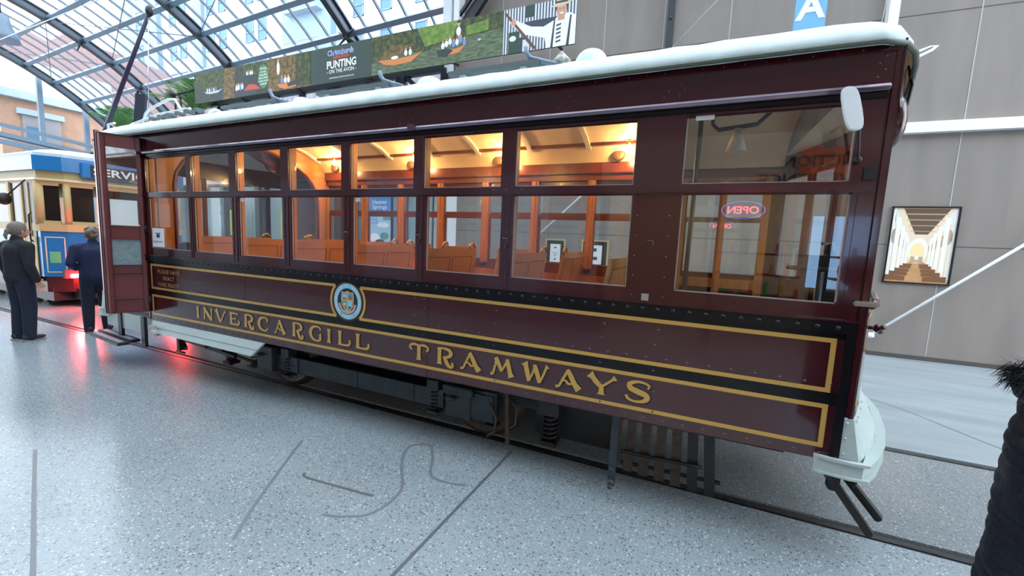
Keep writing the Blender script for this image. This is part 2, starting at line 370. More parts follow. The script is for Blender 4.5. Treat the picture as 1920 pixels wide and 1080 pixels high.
put_text(g, pl, 'JUNCTION', -4.95, 3.02, .23, .01, bold=.02, width=1.15); put_text(g, pl, 'CONVENIENCE', -4.95, 2.79, .2, .01, bold=.02, width=1.75); g.build('lettering', INK, sh)
pl = Plane((0, -5.0, 0), (-1, 0, 0), (0, 0, 1)); g = MB(); put_text(g, pl, 'OPEN', -3.9, 2.31, .16, .01, bold=.012, width=.44); g.build('neon_sign', [NEON], sh)
g = MB(); pl.ring(g, -3.9, 2.31, .30, .31, .0, n=30)
for v in g.v: v.z = 2.31+(v.z-2.31)*.45
g.build('neon_border', NEONB, sh)

# ---------------------------------------------------------------- glass canopy
CA = math.radians(-2.5); EX = Vector((math.cos(CA), math.sin(CA), 0)); EY = Vector((-math.sin(CA), math.cos(CA), 0)); CB = Vector((CAMP.x, CAMP.y, 0)); RV = 9.2
def vp(x, t, r=RV): return CB+EX*x+EY*(2.64+r*math.sin(t))+Vector((0, 0, r*math.cos(t)))
T0 = math.radians(61)
def tcut(x): return T0 if x < -5.6 else math.asin((7.9-2.64)/RV)
def slope_t(s):
    lo, hi = -.4, 1.1
    for _ in range(50):
        m = (lo+hi)/2; v = (RV*math.cos(m)-1.637)/(2.64+RV*math.sin(m))
        if v > s: lo = m
        else: hi = m
    return lo
archx = [-26.19, -20.65, -14.79, -9.28, -3.6, 2.0, 7.7]
LAB = ['end arch of canopy furthest left, above the blue tram', 'second arch from the far left end of canopy, crossing trolley pole', 'third arch from far left end, landing at banner left part', 'fourth arch, landing above the middle green part of banner', 'fifth arch, overhead and stopping short of the panel wall', 'sixth arch, overhead above the tram front', 'last arch, overhead beyond the tram front']
for k, x in enumerate(archx):
    g = MB(); t1 = tcut(x); n = 40
    for w, ra, rb, m in ((.05, RV-.30, RV-.06, 0), (.17, RV-.33, RV-.29, 1), (.17, RV-.07, RV-.03, 1)):
        rings = []
        for i in range(n+1):
            t = -T0+(t1+T0)*i/n
            rings.append([vp(x-w/2, t, ra), vp(x+w/2, t, ra), vp(x+w/2, t, rb), vp(x-w/2, t, rb)])
        g.loft(rings, m, smooth=False)
    tag(g.build('canopy_arch', [ARCH, ARCHD]), 'dark slate steel '+LAB[k], 'arch', 'curved steel arches of the glass canopy')
ts = [slope_t(s) for s in (.655, .805, .967, 1.162)]
dt = ts[0]-ts[1]
while ts[-1]-dt > -T0: ts.append(ts[-1]-dt)
PLAB = ['lowest purlin along the far side, just above the banner', 'second purlin up from the banner', 'third purlin up from the banner', 'fourth purlin up, at top left corner of frame']
for k, t in enumerate(ts):
    xe = -5.6 if t > math.asin((7.9-2.64)/RV) else 9
    g = MB(); a = vp(-26.3, t, RV-.16); b = vp(xe, t, RV-.16); g.beam(a, b, .13, .13, 0, upv=EY*math.sin(t)+Vector((0, 0, math.cos(t))))
    g.beam(vp(-26.3, t, RV-.05), vp(xe, t, RV-.05), .05, .03, 1, upv=EY*math.sin(t)+Vector((0, 0, math.cos(t))))
    o = g.build('canopy_purlin', [PURL, BARS]); tag(o, 'pale blue-grey steel '+(PLAB[k] if k < 4 else 'purlin overhead along the canopy, out above the camera'), 'purlin', 'long steel purlins of the glass canopy')
g = MB(); n = 36; x = -26.3; sg = []
while x < 9: sg.append(x); x += .70
for i in range(len(sg)-1):
    xa, xb = sg[i], sg[i+1]; t1 = tcut(xb)
    vs = []
    for j in range(n+1):
        t = -T0+(t1+T0)*j/n; vs += [vp(xa, t), vp(xb, t)]
    g.add(vs, [(2*j, 2*j+1, 2*j+3, 2*j+2) for j in range(n)], 0, True)
    rings = []
    for j in range(n+1):
        t = -T0+(t1+T0)*j/n; rings.append([vp(xa-.018, t, RV-.035), vp(xa+.018, t, RV-.035), vp(xa+.018, t, RV+.03), vp(xa-.018, t, RV+.03)])
    g.loft(rings, 1, smooth=False)
tag(g.build('ceiling', [CGLASS, BARS], fix=False), kind='structure')
g = MB(); g.beam(vp(-26.5, T0, RV-.1), vp(-5.5, T0, RV-.1), .25, .25); tag(g.build('canopy_gutter', PURL), 'steel gutter beam at the foot of the canopy behind the palms', 'gutter')
# bracing rods with cross fittings
def rod(a, b, r, m, name, label, cat, group=None):
    g = MB(); g.tube([a, b], r, 6); return tag(g.build(name, m), label, cat, group)
for (xa, xb, la) in ((-26.19, -20.65, 'furthest left bay'), (-20.65, -14.79, 'second bay from the left end'), (-14.79, -9.28, 'third bay, above the left part of banner'), (-9.28, -3.6, 'fourth bay, above the banner centre')):
    g = MB(); g.tube([vp(xa, ts[1], RV-.3), vp(xa+(xb-xa)*.98, ts[3] if xb < -5 else ts[3], RV-.3)], .012, 6); g.tube([vp(xa, ts[3], RV-.3), vp(xb, ts[1], RV-.3)] if xb < -5.6 else [vp(xa, ts[3], RV-.3), vp(xa+1, ts[2], RV-.3)], .012, 6)
    tag(g.build('bracing_rods', BARS), 'thin crossed steel bracing rods of canopy, '+la, 'bracing rod', 'crossed bracing rods of the canopy')
for xk, tk, la in ((-20.65, ts[2], 'on second arch left of trolley pole tip'), (-14.79, ts[0], 'on third arch above the banner left end'), (-20.65, ts[0], 'at foot of second arch above black board'), (-9.28, ts[0], 'on fourth arch above banner middle')):
    g = MB(); c = vp(xk, tk, RV-.34)
    for dx, dz in ((.28, .16), (-.28, .16), (.28, -.16), (-.28, -.16)): g.tube([c, c+EX*dx+Vector((0, 0, dz))], [.035, .02], 6)
    tag(g.build('brace_fitting', ARCHD), 'small dark cross fitting '+la, 'fitting', 'cross fittings where rods meet the arches')
# end frame where canopy meets the panel wall
g = MB(); g.beam((-2.25, 5.8, 5.4), (-2.25, 5.8, 9.5), .22, .14, 0); g.beam((-1.95, 5.75, 6.3), (-1.95, 5.75, 9.5), .12, .25, 0); tag(g.build('end_post', WHITE), 'white steel post where canopy glass stops at the taupe wall', 'post')
g = MB(); g.beam((-1.98, 5.8, 6.2), (-1.1, 5.8, 7.2), .10, .22, 0); g.beam((-2.0, 5.7, 6.45), (-1.3, 5.7, 7.2), .06, .06, 0); tag(g.build('end_brace', ARCHD), 'black diagonal brace rising from the banner beside white end post', 'brace')
# posts of the open end
for i, (y, z1, la) in enumerate(((6.0, 7.9, 'tall left white post of the open canopy end'), (7.46, 7.2, 'shorter right white post of the open canopy end above tram door'), (3.6, 9.0, 'white post of the open canopy end at left frame edge'))):
    g = MB(); g.beam((-23.5, y, 0), (-23.5, y, z1), .16, .16); tag(g.build('end_mullion', PURL), la, 'post')

# truss behind the banner
g = MB()
Yt = 5.75; zb, zt = 4.55, 5.5
for z in (zb, zt): g.beam((-11.5, Yt, z), (-2.3, Yt, z), .12, .14)
for k in range(8):
    x = -11.5+k*1.15*8/8; x2 = x+1.15
    g.beam((x, Yt, zb), (x, Yt, zt), .13, .13); g.beam((x, Yt, zb), (x2, Yt, zt), .09, .10) if k % 2 == 0 else g.beam((x, Yt, zt), (x2, Yt, zb), .09, .10)
g.beam((-2.3, Yt, zb), (-2.3, Yt, zt), .13, .13)
tag(g.build('lattice_truss', ARCHD), 'dark steel lattice truss under the punting banner', 'truss')
# corrugated wall and shopfront left of the panel wall
g = MB(); pts = []
x = -9.2
while x < -2.36: pts += [(x, 6.95), (x+.05, 6.88), (x+.13, 6.88), (x+.18, 6.95)]; x += .24
pts += [(-2.36, 7.1), (-9.2, 7.1)]
g.prism(pts, 'z', 3.6, 6.05); tag(g.build('wall_left', CORR), kind='structure')
sf = thing('shopfront', 'long shopfront with grey columns and pale glass behind the tram', 'shopfront', (-8, 6.4, 0))
g = MB(); g.box(-16, -2.45, 6.9, 6.94, 0, 3.6); g.build('back_panel', P('dim shop interior', (.16, .19, .21), .5), sf)
g = MB(); g.box(-16, -2.45, 6.25, 6.87, 3.15, 3.59); g.build('fascia', P('grey white fascia', (.50, .54, .57), .5), sf)
for x in (-15, -13.2, -11.6, -9.8, -8.2, -6.5, -5.35, -4.05): 
    g = MB(); g.box(x-.1, x+.1, 6.35, 6.6, 0, 3.15); g.build('column', P('slate column', (.10, .13, .15), .5), sf)
for x, w in ((-3.55, .75), (-2.85, .5), (-7.3, 1.2), (-10.7, 1.4), (-12.4, 1.2), (-9.0, 1.0)):
    g = MB(); g.box(x-w/2, x+w/2, 6.6, 6.65, .1, 3.1); g.build('glass_panel', P('pale mint glass', (.42, .55, .56), .2), sf)
g = MB(); g.box(-2.36, -2.02, 5.95, 6.25, 0, 3.8); tag(g.build('white_pillar', WHITE), 'broad white pillar at left end of the taupe wall, seen through tram windows', 'pillar')
# blue spa poster
ps = thing('poster', 'blue thermal springs poster on the shopfront seen through tram windows', 'poster', (-4.67, 6.12, 1.4))
POS = [P('poster blue', (.05, .25, .55), .5), P('poster pale blue', (.35, .60, .75), .5), P('poster white', (.8, .85, .9), .5), P('poster green', (.10, .30, .25), .5), P('poster dark', (.03, .06, .08), .5)]
pl = Plane((-5.05, 6.31, 1.4), (1, 0, 0), (0, 0, 1)); g = MB(); g.box(-5.06, -4.28, 6.311, 6.36, 1.4, 2.75, 4)
pl.rect(g, 0, .76, .85, 1.33, .001, 0); pl.rect(g, 0, .76, .0, .85, .001, 1); pl.ell(g, .5, .55, .2, .07, .002, 2); pl.ell(g, .2, .2, .18, .12, .002, 2); pl.ell(g, .55, .25, .15, .1, .002, 3); pl.ell(g, .4, .1, .16, .06, .002, 4); pl.rect(g, .5, .76, .68, .85, .002, 3)
put_text(g, pl, 'Hanmer', .38, 1.17, .16, .004, 2, .01, width=.5); put_text(g, pl, 'Springs', .38, 1.02, .16, .004, 2, .01, width=.5)
for k, s_ in enumerate(('thermal', 'bathing', '& pools')): put_text(g, pl, s_, .18, .78-k*.09, .09, .004, 0, .005)
g.build('sheet', POS, ps)
for (x, z, la) in ((-8.4, 1.9, 'yellow-green notice on the shopfront left of the blue poster'), (-10.9, 1.9, 'yellow-green notice at far left of the shopfront, seen through end windows')):
    g = MB(); g.box(x-.25, x+.25, 6.32, 6.35, z-.45, z+.4); tag(g.build('notice', P('yellow notice', (.55, .60, .08), .6)), la, 'notice')
g = MB(); g.box(-4.2, -3.95, 6.31, 6.36, 1.1, 2.7); tag(g.build('notice', P('slate notice', (.18, .25, .33), .6)), 'narrow slate-blue notice right of the thermal springs poster', 'notice')

# framed certificates, church picture
def frame(name, x0, x1, z0, z1, label, cat, fm, draw, mats, bw=.035):
    c = wp((x0+x1)/2, z0, .02); t = thing(name, label, cat, c)
    g = MB(); 
    for a, b, c_, d in ((x0, x1, z0, z0+bw), (x0, x1, z1-bw, z1), (x0, x0+bw, z0+bw, z1-bw), (x1-bw, x1, z0+bw, z1-bw)): wbox(g, a, b, c_, d, .0, .035)
    g.build('frame', fm, t)
    g = MB(); wbox(g, x0+bw, x1-bw, z0+bw, z1-bw, 0, .012, 0)
    pl = Plane(wp(x0+bw, z0+bw, .013), WX, (0, 0, 1)); draw(g, pl, x1-x0-2*bw, z1-z0-2*bw); g.build('picture', mats, t)
    return t
GF = P('pale gold frame', (.6, .5, .3), .35, metal=.4); MAT = [P('dark green mount', (.02, .03, .028), .5), PAPER, INK]
def cert(g, pl, w, h):
    pl.rect(g, w*.2, w*.8, h*.14, h*.86, .001, 1); pl.ell(g, w*.5, h*.72, w*.07, h*.03, .002, 2)
    for k in range(3): pl.rect(g, w*(.34+.03*k), w*(.66-.03*k), h*(.5-.06*k), h*(.515-.06*k), .002, 2)
    pl.ell(g, w*.5, h*.25, w*.06, h*.03, .002, 2)
def cert2(g, pl, w, h):
    pl.rect(g, w*.2, w*.8, h*.14, h*.86, .001, 1); pl.rect(g, w*.42, w*.58, h*.62, h*.75, .002, 2); pl.rect(g, w*.40, w*.62, h*.3, h*.42, .002, 2)
frame('framed_certificate', .26, .71, 1.14, 1.75, 'left of two framed certificates with dark mounts seen through tram window', 'picture', GF, cert, MAT)
frame('framed_certificate', 1.06, 1.63, 1.14, 1.76, 'right of two framed certificates, wider, seen through tram window', 'picture', GF, cert2, MAT)
CH = [P('church warm wall', (.80, .66, .48), .4), P('church ceiling', (.13, .08, .05), .4), P('church floor', (.55, .30, .13), .4, var=.2), P('church light stone', (.88, .84, .78), .4), P('church glow', (.90, .72, .38), .4), P('church pew', (.20, .09, .04), .4), P('church shade', (.50, .36, .24), .4), P('church window', (.72, .82, .92), .4)]
def church(g, pl, w, h):
    V = (w*.47, h*.36)   # vanishing point
    def q(a, b, s): return (V[0]+(a-V[0])*s, V[1]+(b-V[1])*s)
    pl.rect(g, 0, w, 0, h, .0005, 0)
    pl.poly(g, [(w*.16, h), (w*.9, h), q(w*.74, h, .45), q(w*.3, h, .45)], .001, 1, .0006)
    for k in range(5):
        s = 1-.12*k; pl.poly(g, [q(w*.16, h, s), q(w*.9, h, s), q(w*.9, h*.985, s), q(w*.16, h*.985, s)], .0014, 6, .001)
    pl.poly(g, [(0, 0), (w, 0), q(w, 0, .22), q(0, 0, .22)], .001, 2, .0006)
    for k, s in enumerate((1, .78, .6, .47, .37)):
        for sd in (0, 1):
            x = w*(-.02 if not sd else 1.02); xx = q(x, 0, s*.93)[0]; ww = w*.045*s
            pl.rect(g, xx-ww, xx+ww, q(0, h*.05, s)[1], q(0, h*1.02, s)[1] if s < 1 else h, .0016+.0002*k, 3, .001)
            x2 = q(x, 0, s*.82)[0]
            pl.ell(g, x2, q(0, h*.62, s)[1], w*.05*s, h*.10*s, .0016, 6, 16, .001)
            pl.ell(g, x2, q(0, h*.86, s)[1], w*.025*s, h*.08*s, .0016, 7, 16, .001)
    pl.ell(g, V[0], V[1]+h*.07, w*.16, h*.17, .0022, 3, 24, .001); pl.ell(g, V[0], V[1]+h*.05, w*.115, h*.13, .0026, 4, 24, .001)
    pl.rect(g, V[0]-w*.10, V[0]+w*.10, V[1]-h*.09, V[1]-h*.01, .003, 6, .001); pl.rect(g, V[0]-w*.03, V[0]+w*.03, V[1]-h*.05, V[1]+h*.0, .0032, 3, .001)
    for k, s in enumerate((1, .8, .64, .5, .4)):
        for sd in (-1, 1):
            a = V[0]+sd*w*.50*s; b = V[0]+sd*w*.14*s; zb_ = q(0, h*.02, s)[1]
            pl.poly(g, [(a, zb_), (b, zb_), (b, zb_+h*.06*s), (a, zb_+h*.075*s)], .003+.0001*k, 5, .001)
frame('church_picture', 6.14, 6.98, 1.25, 2.49, 'framed print of a church nave hanging on the taupe wall', 'picture', P('black frame', (.01, .01, .01), .3), church, CH, .022)
rod(wp(6.06, .35, .1), wp(8.6, 2.80, .1), .022, WHITE, 'stay_rod', 'white diagonal rod across taupe wall below the church picture', 'rod')
rod(wp(.0, 1.72, .1), wp(1.85, 3.45, .1), .018, WHITE, 'stay_rod', 'white diagonal rod seen through tram windows above certificates', 'rod')
g = MB(); c = wp(6.06, .35, .1); g.sph(c, .05); g.beam(wp(6.06, .35, .0), wp(6.06, .35, .13), .10, .06); tag(g.build('rod_bracket', WHITE), 'small white wall bracket holding lower end of diagonal rod', 'bracket')
# overhead wires
for a, b, la in (((2.0, 5.2, 4.4), (4.9, 5.0, 7.2), 'thin white wire slanting behind roof to the letter sign'), ((5.55, 5.2, 7.4), (5.35, 5.2, 4.4), 'thin white wire dropping to tram roof right of the letter sign'), ((-30, 1.22, 5.15), (12, 1.22, 5.35), 'overhead trolley wire above the two trams')):
    rod(a, b, .008, STEEL, 'wire', la, 'wire')
# hanging letter sign
hs = thing('hanging_sign', 'blue hanging sign with big white letter A above the tram roof', 'sign', (4.4, 4.5, 4.7))
g = MB(); g.box(4.22, 4.58, 4.5, 4.53, 4.70, 6.2); g.build('panel', P('sky blue sign', (.16, .42, .72), .4), hs)
pl = Plane((4.4, 4.499, 0), (1, 0, 0), (0, 0, 1)); g = MB(); put_text(g, pl, 'A', 0, 4.99, .45, .004, bold=.03); put_text(g, pl, 'P', 0, 5.5, .45, .004, bold=.03); g.build('lettering', WHITE, hs)
for v_ in (4.25, 4.55):
    g = MB(); g.tube([(v_, 4.51, 6.2), (v_, 4.51, 8.0)], .008, 6); g.build('hanger', STEEL, hs)

# ---------------------------------------------------------------- punting banner
bn = thing('banner', 'long dark green punting banner hung beneath the canopy above the tram', 'banner', (-4.7, 5.0, 5.2))
BX0, BX1, BZ0, BZ1 = -10.40, .965, 5.235, 6.045
g = MB(); g.box(BX0, BX1, 5.0, 5.03, BZ0, BZ1); g.build('backing', P('banner dark green', (.018, .045, .035), .55), bn)
pl = Plane((0, 4.999, 0), (1, 0, 0), (0, 0, 1))
FM = [foliage_mat('willow photo', [(.004, .008, .003), (.02, .035, .008), (.09, .11, .025), (.22, .20, .06)], 9), foliage_mat('river photo', [(.02, .035, .03), (.06, .09, .05), (.15, .20, .10), (.07, .10, .09)], 5, water=True),
      foliage_mat('autumn bank photo', [(.012, .012, .004), (.08, .06, .015), (.26, .15, .035), (.07, .08, .02)], 9), P('boat orange', (.62, .20, .05), .5), P('boat red', (.5, .05, .03), .5), P('boat dark hull', (.02, .025, .03), .5), P('banner white', (.8, .8, .8), .5),
      P('banner skin', (.55, .30, .2), .5), foliage_mat('dark river photo', [(.012, .018, .016), (.03, .04, .035), (.08, .09, .08)], 5, water=True), P('shirt blue', (.15, .25, .5), .5), P('lake light', (.45, .5, .5), .5), foliage_mat('bright willow photo', [(.03, .07, .01), (.14, .24, .03), (.32, .40, .10)], 7)]
g = MB()
def bnr(a0, a1, b0, b1, m, h=.001): pl.rect(g, a0, a1, b0, b1, h, m, 0)
bnr(BX0, -5.68, BZ0, BZ1, 8); bnr(BX0, -9.0, 5.6, BZ1, 0, .0015); pl.poly(g, [(-9.1, BZ0), (-8.6, BZ0), (-8.55, BZ1), (-9.0, BZ1)], .002, 2)
pl.poly(g, [(-7.25, BZ0), (-5.68, BZ0), (-5.68, BZ1), (-7.3, BZ1), (-7.2, 5.7)], .002, 2); bnr(-6.2, -5.68, BZ0+.05, BZ1, 0, .0025)
bnr(-8.3, -7.3, 5.75, BZ1, 0, .002)
bnr(-3.75, -.47, BZ0, BZ1, 1); pl.poly(g, [(-3.75, BZ1), (-3.75, 5.5), (-3.0, 5.62), (-2.3, 5.55), (-1.8, 5.66), (-1.2, 5.70), (-.47, 5.74), (-.47, BZ1)], .0015, 0); pl.poly(g, [(-3.6, 5.5), (-2.9, 5.58), (-2.6, 5.75), (-3.2, 5.8)], .002, 2); pl.poly(g, [(-2.3, 5.65), (-1.6, 5.72), (-1.5, BZ1), (-2.5, BZ1)], .002, 11); pl.poly(g, [(-1.3, 5.72), (-.8, 5.75), (-.8, 5.95), (-1.3, 5.9)], .002, 11)
g.build('river_photo', FM, bn)
g = MB()
def boat(x0, x1, z, h, m, flip=1):
    L = x1-x0; pl.poly(g, [(x0, z+h*.75), (x0+L*.12, z+h*.25), (x0+L*.35, z), (x0+L*.75, z+h*.1), (x1, z+h), (x1-L*.2, z+h*.72), (x0+L*.4, z+h*.62)], .004, m)
def pax(x, z, s=1):
    pl.ell(g, x, z, .045*s, .07*s, .0045, random.choice((6, 6, 9))); pl.ell(g, x, z+.085*s, .025*s, .03*s, .005, 7, 10)
boat(-9.95, -9.1, 5.44, .10, 10); [pax(-9.8+k*.1, 5.55, .6) for k in range(5)]
boat(-8.72, -7.4, 5.25, .2, 5); pl.poly(g, [(-8.2, 5.38), (-7.5, 5.36), (-7.75, 5.5), (-8.0, 5.52)], .0045, 4); [pax(-8.5+.08*k, 5.47+.02*(k % 2)) for k in range(4)]
boat(-8.1, -7.75, 5.7, .06, 5); [pax(-8.05+.07*k, 5.80, .7) for k in range(4)]
boat(-6.9, -6.0, 5.26, .19, 3); pl.poly(g, [(-6.5, 5.3), (-6.05, 5.33), (-5.98, 5.45), (-6.5, 5.40)], .0045, 5); [pax(-6.7+.12*k, 5.47, 1.1) for k in range(3)]; pl.ell(g, -6.83, 5.78, .055, .16, .0045, 6); pl.ell(g, -6.83, 5.96, .03, .04, .005, 7)
boat(-3.55, -2.35, 5.38, .2, 3); [pax(-2.8+.12*k, 5.60, .9) for k in range(2)]; pl.ell(g, -3.1, 5.54, .1, .035, .005, 6); pl.ell(g, -2.5, 5.75, .02, .1, .005, 5); pl.poly(g, [(-2.5, 5.78), (-2.2, 5.60), (-2.2, 5.585), (-2.5, 5.75)], .005, 5)
boat(-1.98, -1.3, 5.40, .16, 3); pl.poly(g, [(-2.0, 5.52), (-1.75, 5.54), (-1.6, 5.48), (-1.75, 5.38), (-1.97, 5.40)], .0045, 5); [pax(-1.85+.085*k, 5.60+.03*(k % 3), .9) for k in range(7)]
pl.ell(g, -1.48, 5.74, .14, .02, .0045, 5); pl.ell(g, -1.48, 5.83, .055, .085, .005, 6); pl.rect(g, -1.51, -1.45, 5.68, 5.75, .005, 7); pl.ell(g, -1.48, 5.945, .03, .035, .0055, 7); pl.ell(g, -1.48, 5.97, .045, .012, .006, 10)
pl.ell(g, -1.0, 5.6, .04, .02, .005, 10)
g.build('punt_pictures', FM, bn)
g = MB(); GT = P('banner green oval', (.05, .20, .07), .5)
pl.ell(g, -7.40, 5.655, .20, .30, .005, 0, 32)
for k, s_ in enumerate(('Punting', 'on the', 'beautiful', 'Avon River', 'is not to be', 'missed!')): put_text(g, pl, s_, -7.40, 5.85-k*.075, .085, .0065, 1, .004)
g.build('green_oval', [GT, FM[6]], bn)
g = MB(); put_text(g, pl, 'Christchurch', -4.7, 5.895, .165, .003, 1, .045, width=.80); put_text(g, pl, 'Christchurch', -4.7, 5.895, .165, .005, 0, .012, width=.77); put_text(g, pl, 'attractions', -4.68, 5.785, .12, .006, 2, .02, width=.5)
put_text(g, pl, 'PUNTING', -4.67, 5.63, .235, .004, 1, .03, width=.92); put_text(g, pl, '- ON THE AVON -', -4.67, 5.475, .12, .004, 1, .01, width=.93); put_text(g, pl, 'christchurchattractions.nz', -4.67, 5.335, .06, .004, 1, .004, width=.78)
g.build('lettering', [P('logo blue', (.03, .12, .45), .5), FM[6], P('logo red', (.65, .08, .06), .5)], bn)
# right end picture: puntsman
g = MB(); SB = [P('stripe pale', (.62, .65, .72), .5), P('stripe navy', (.03, .04, .06), .5), P('shutter green', (.01, .05, .03), .5), FM[7], FM[6], P('pole brown', (.12, .05, .03), .5), P('straw hat', (.62, .50, .35), .5), P('hair brown', (.06, .03, .02), .5)]
pl.rect(g, -.47, BX1, BZ0, BZ1, .001, 0)
for k in range(24): pl.rect(g, -.45+k*.059, -.425+k*.059, BZ0, BZ1, .0015, 1)
pl.rect(g, -.02, .16, 5.83, BZ1, .002, 2); pl.rect(g, -.36, -.14, BZ0, 5.62, .002, 2); pl.rect(g, -.02, .6, 5.62, 5.76, .002, 1); pl.rect(g, -.14, 0, BZ0, 5.5, .0022, 1)
pl.ell(g, -.27, 5.5, .07, .05, .003, 4); pl.rect(g, -.06, .05, BZ0, 5.45, .0025, 0)
pl.poly(g, [(-.35, 5.80), (-.25, 5.84), (.1, 5.66), (.35, 5.62), (.55, 5.70), (.68, 5.80), (.86, 5.78), (BX1, 5.72), (BX1, BZ0), (.42, BZ0), (.38, 5.42), (.1, 5.5), (-.12, 5.58)], .004, 4)
pl.poly(g, [(-.34, 5.76), (-.24, 5.72), (-.2, 5.80), (-.28, 5.86)], .006, 3)
pl.poly(g, [(-.46, 5.97), (-.42, 5.99), (.24, BZ0+.02), (.16, BZ0+.02)], .005, 5)
for a, b in ((.50, .545), (.80, .85)): pl.poly(g, [(a, BZ0), (b, BZ0), (b+.03, 5.74), (a+.05, 5.74)], .006, 1)
pl.poly(g, [(.62, 5.3), (.68, 5.3), (.72, 5.62), (.68, 5.66), (.64, 5.62)], .006, 4)
for k in range(5): pl.poly(g, [(.60, 5.30+k*.07), (.69, 5.32+k*.07), (.69, 5.35+k*.07), (.60, 5.33+k*.07)], .007, 1)
pl.rect(g, .62, .75, 5.68, 5.8, .005, 3); pl.ell(g, .69, 5.85, .095, .125, .006, 3); pl.ell(g, .69, 5.89, .115, .09, .0055, 7)
pl.ell(g, .69, 5.80, .04, .013, .0075, 4); pl.rect(g, .64, .67, 5.87, 5.88, .0075, 7); pl.rect(g, .71, .74, 5.87, 5.88, .0075, 7)
pl.ell(g, .68, 5.955, .185, .035, .0065, 6, rot=.1); pl.rect(g, .58, .80, 5.97, BZ1, .007, 6); pl.rect(g, .58, .80, 5.975, 6.01, .008, 1)
g.build('puntsman_photo', SB, bn)
for x in (-9.3, -6.9, -4.4, -1.9, .5):
    g = MB(); g.beam((x, 5.05, 5.4), (x, 5.7, 5.5), .04, .04); g.build('hanger_arm', ARCHD, bn)
# arm with lantern at the banner's left end
t = thing('lantern_arm', 'black arm with small lantern sticking out of banner left end', 'lamp', (-11.2, 5.05, 5.4))
g = MB(); g.tube([(-10.35, 5.05, 5.68), (-11.6, 5.05, 5.62)], .035, 8); g.build('arm', ARCHD, t)
g = MB(); g.sph((-11.75, 5.05, 5.6), .17, 1.1, .8, .9); g.build('head', RUST, t)
g = MB(); g.tube([(-11.45, 5.05, 5.5), (-11.5, 5.05, 5.2), (-11.35, 5.05, 5.08), (-11.2, 5.05, 5.2), (-11.25, 5.05, 5.6)], .03, 6); g.build('hook', RUST, t)

# pendant lamp upper left
t = thing('pendant_lamp', 'grey bell-shaped pendant lamp hanging at top left corner', 'lamp', (-16, 3.0, 7.0))
g = MB(); prof = [(.06, .75), (.16, .7), (.2, .45), (.33, .15), (.36, 0)]
g.loft([[(-16.1+r*math.cos(a), 3+r*math.sin(a), 6.95+z) for a in [2*PI*k/16 for k in range(16)]] for r, z in prof], cap=True); g.build('shade', PURL, t)
g = MB(); g.tube([(-16.1, 3, 7.7), (-16.1, 3, 8.9)], .02, 6); g.build('cord', ARCHD, t)

# ================================================================ MAROON TRAM
tr = thing('tram', 'maroon vintage tram with gold lining lettered INVERCARGILL TRAMWAYS, filling the frame', 'tram', (.37, 1.22, 0))
YN, YF = 0.0, 2.44
XL, XR = -3.27, 4.0         # corner posts
SL = -2.27                  # left end of the near side wall (door opening beyond)
BOW = [(0, 0), (.11, .30), (.235, .70), (.335, 1.22), (.235, 1.74), (.11, 2.14), (0, 2.44)]
def bow(x0, s, ext=0, k=1): return [(x0+s*(dx*k+ext*(1 if 0 < i < 6 else .6)), y+(-ext if i == 0 else ext if i == 6 else 0)*.3) for i, (dx, y) in enumerate(BOW)]
# lower side panels with rivets
def lower_panel(y, s, x0):
    g = MB(); g.box(x0, 3.955, y, y+.03, .605, 1.33)
    if s < 0:
        f = y-.001
        for k in range(58): g.rivet(x0+.05+k*.107, f, .632, .0075)
        for k in range(56): g.rivet(x0+.06+k*.111, f, 1.000, .007)
        for x in (-.64, .0, 1.34, 1.43): 
            for z in (.70, .78, .86, .925, 1.06, 1.12, 1.19): g.rivet(x, f, z, .007)
        for x in (-1.25, 2.02, 2.75, 3.06):
            for z in (.68, .80, .925, 1.08, 1.17): g.rivet(x+.01*math.sin(z*40), f, z, .007)
        g.box(1.462, 1.465, y-.0012, y, .61, 1.24, 1); g.box(-.615, -.612, y-.0012, y, .61, 1.24, 1)
    return g
lower_panel(0, -1, SL).build('side_panel', [MAROON, BLACK], tr)
g = MB(); g.box(XL, 3.955, YF-.03, YF, .605, 1.33); g.build('side_panel', MAROON, tr)
# black riveted belt rail, black fields, end strip
g = MB(); g.box(SL, 3.962, -.014, .0, 1.262, 1.318); g.box(3.925, 3.962, -.014, 0, .63, 1.262); g.box(SL, 3.93, -.0016, 0, 1.232, 1.262); g.box(SL, 3.93, -.0016, 0, .893, .957)
for k in range(74): g.rivet(SL+.04+k*.0838, -.014, 1.290, .0115)
for z in (.70, .80, .9, 1.0, 1.1, 1.2): pass
g.build('belt_rail', BLACK, tr, bevel=.003)
g = MB(); g.box(SL-.02, 3.97, -.02, .0, 1.318, 1.330); g.build('belt_moulding', MAROON, tr, bevel=.003)
# gold lining
pn = Plane((0, -.002, 0), (1, 0, 0), (0, 0, 1))
g = MB(); W_ = .023; EMX, EMZ = .676, 1.099; ER = .182
def hl(a0, a1, z, h=.0006): pn.rect(g, a0, a1, z-W_/2, z+W_/2, h, 0)
def vl(x, z0, z1, h=.0009): pn.rect(g, x-W_/2, x+W_/2, z0, z1, h, 0)
zA, zB, zC, zD = 1.222, .968, .884, .679
da = math.sqrt(ER**2-(zA-EMZ)**2); db = math.sqrt(ER**2-(zB-EMZ)**2)
hl(-2.19, EMX-da, zA); hl(EMX+da, 3.893, zA); hl(-2.19, EMX-db, zB); hl(EMX+db, 3.893, zB); hl(-2.19, 3.893, zC); hl(-2.19, 3.893, zD)
for z0, z1 in ((zB-W_/2, zA+W_/2), (zD-W_/2, zC+W_/2)): vl(3.882, z0, z1); vl(-2.185, z0, z1)
a1 = math.atan2(zA-EMZ, da); a0 = math.atan2(zB-EMZ, db)
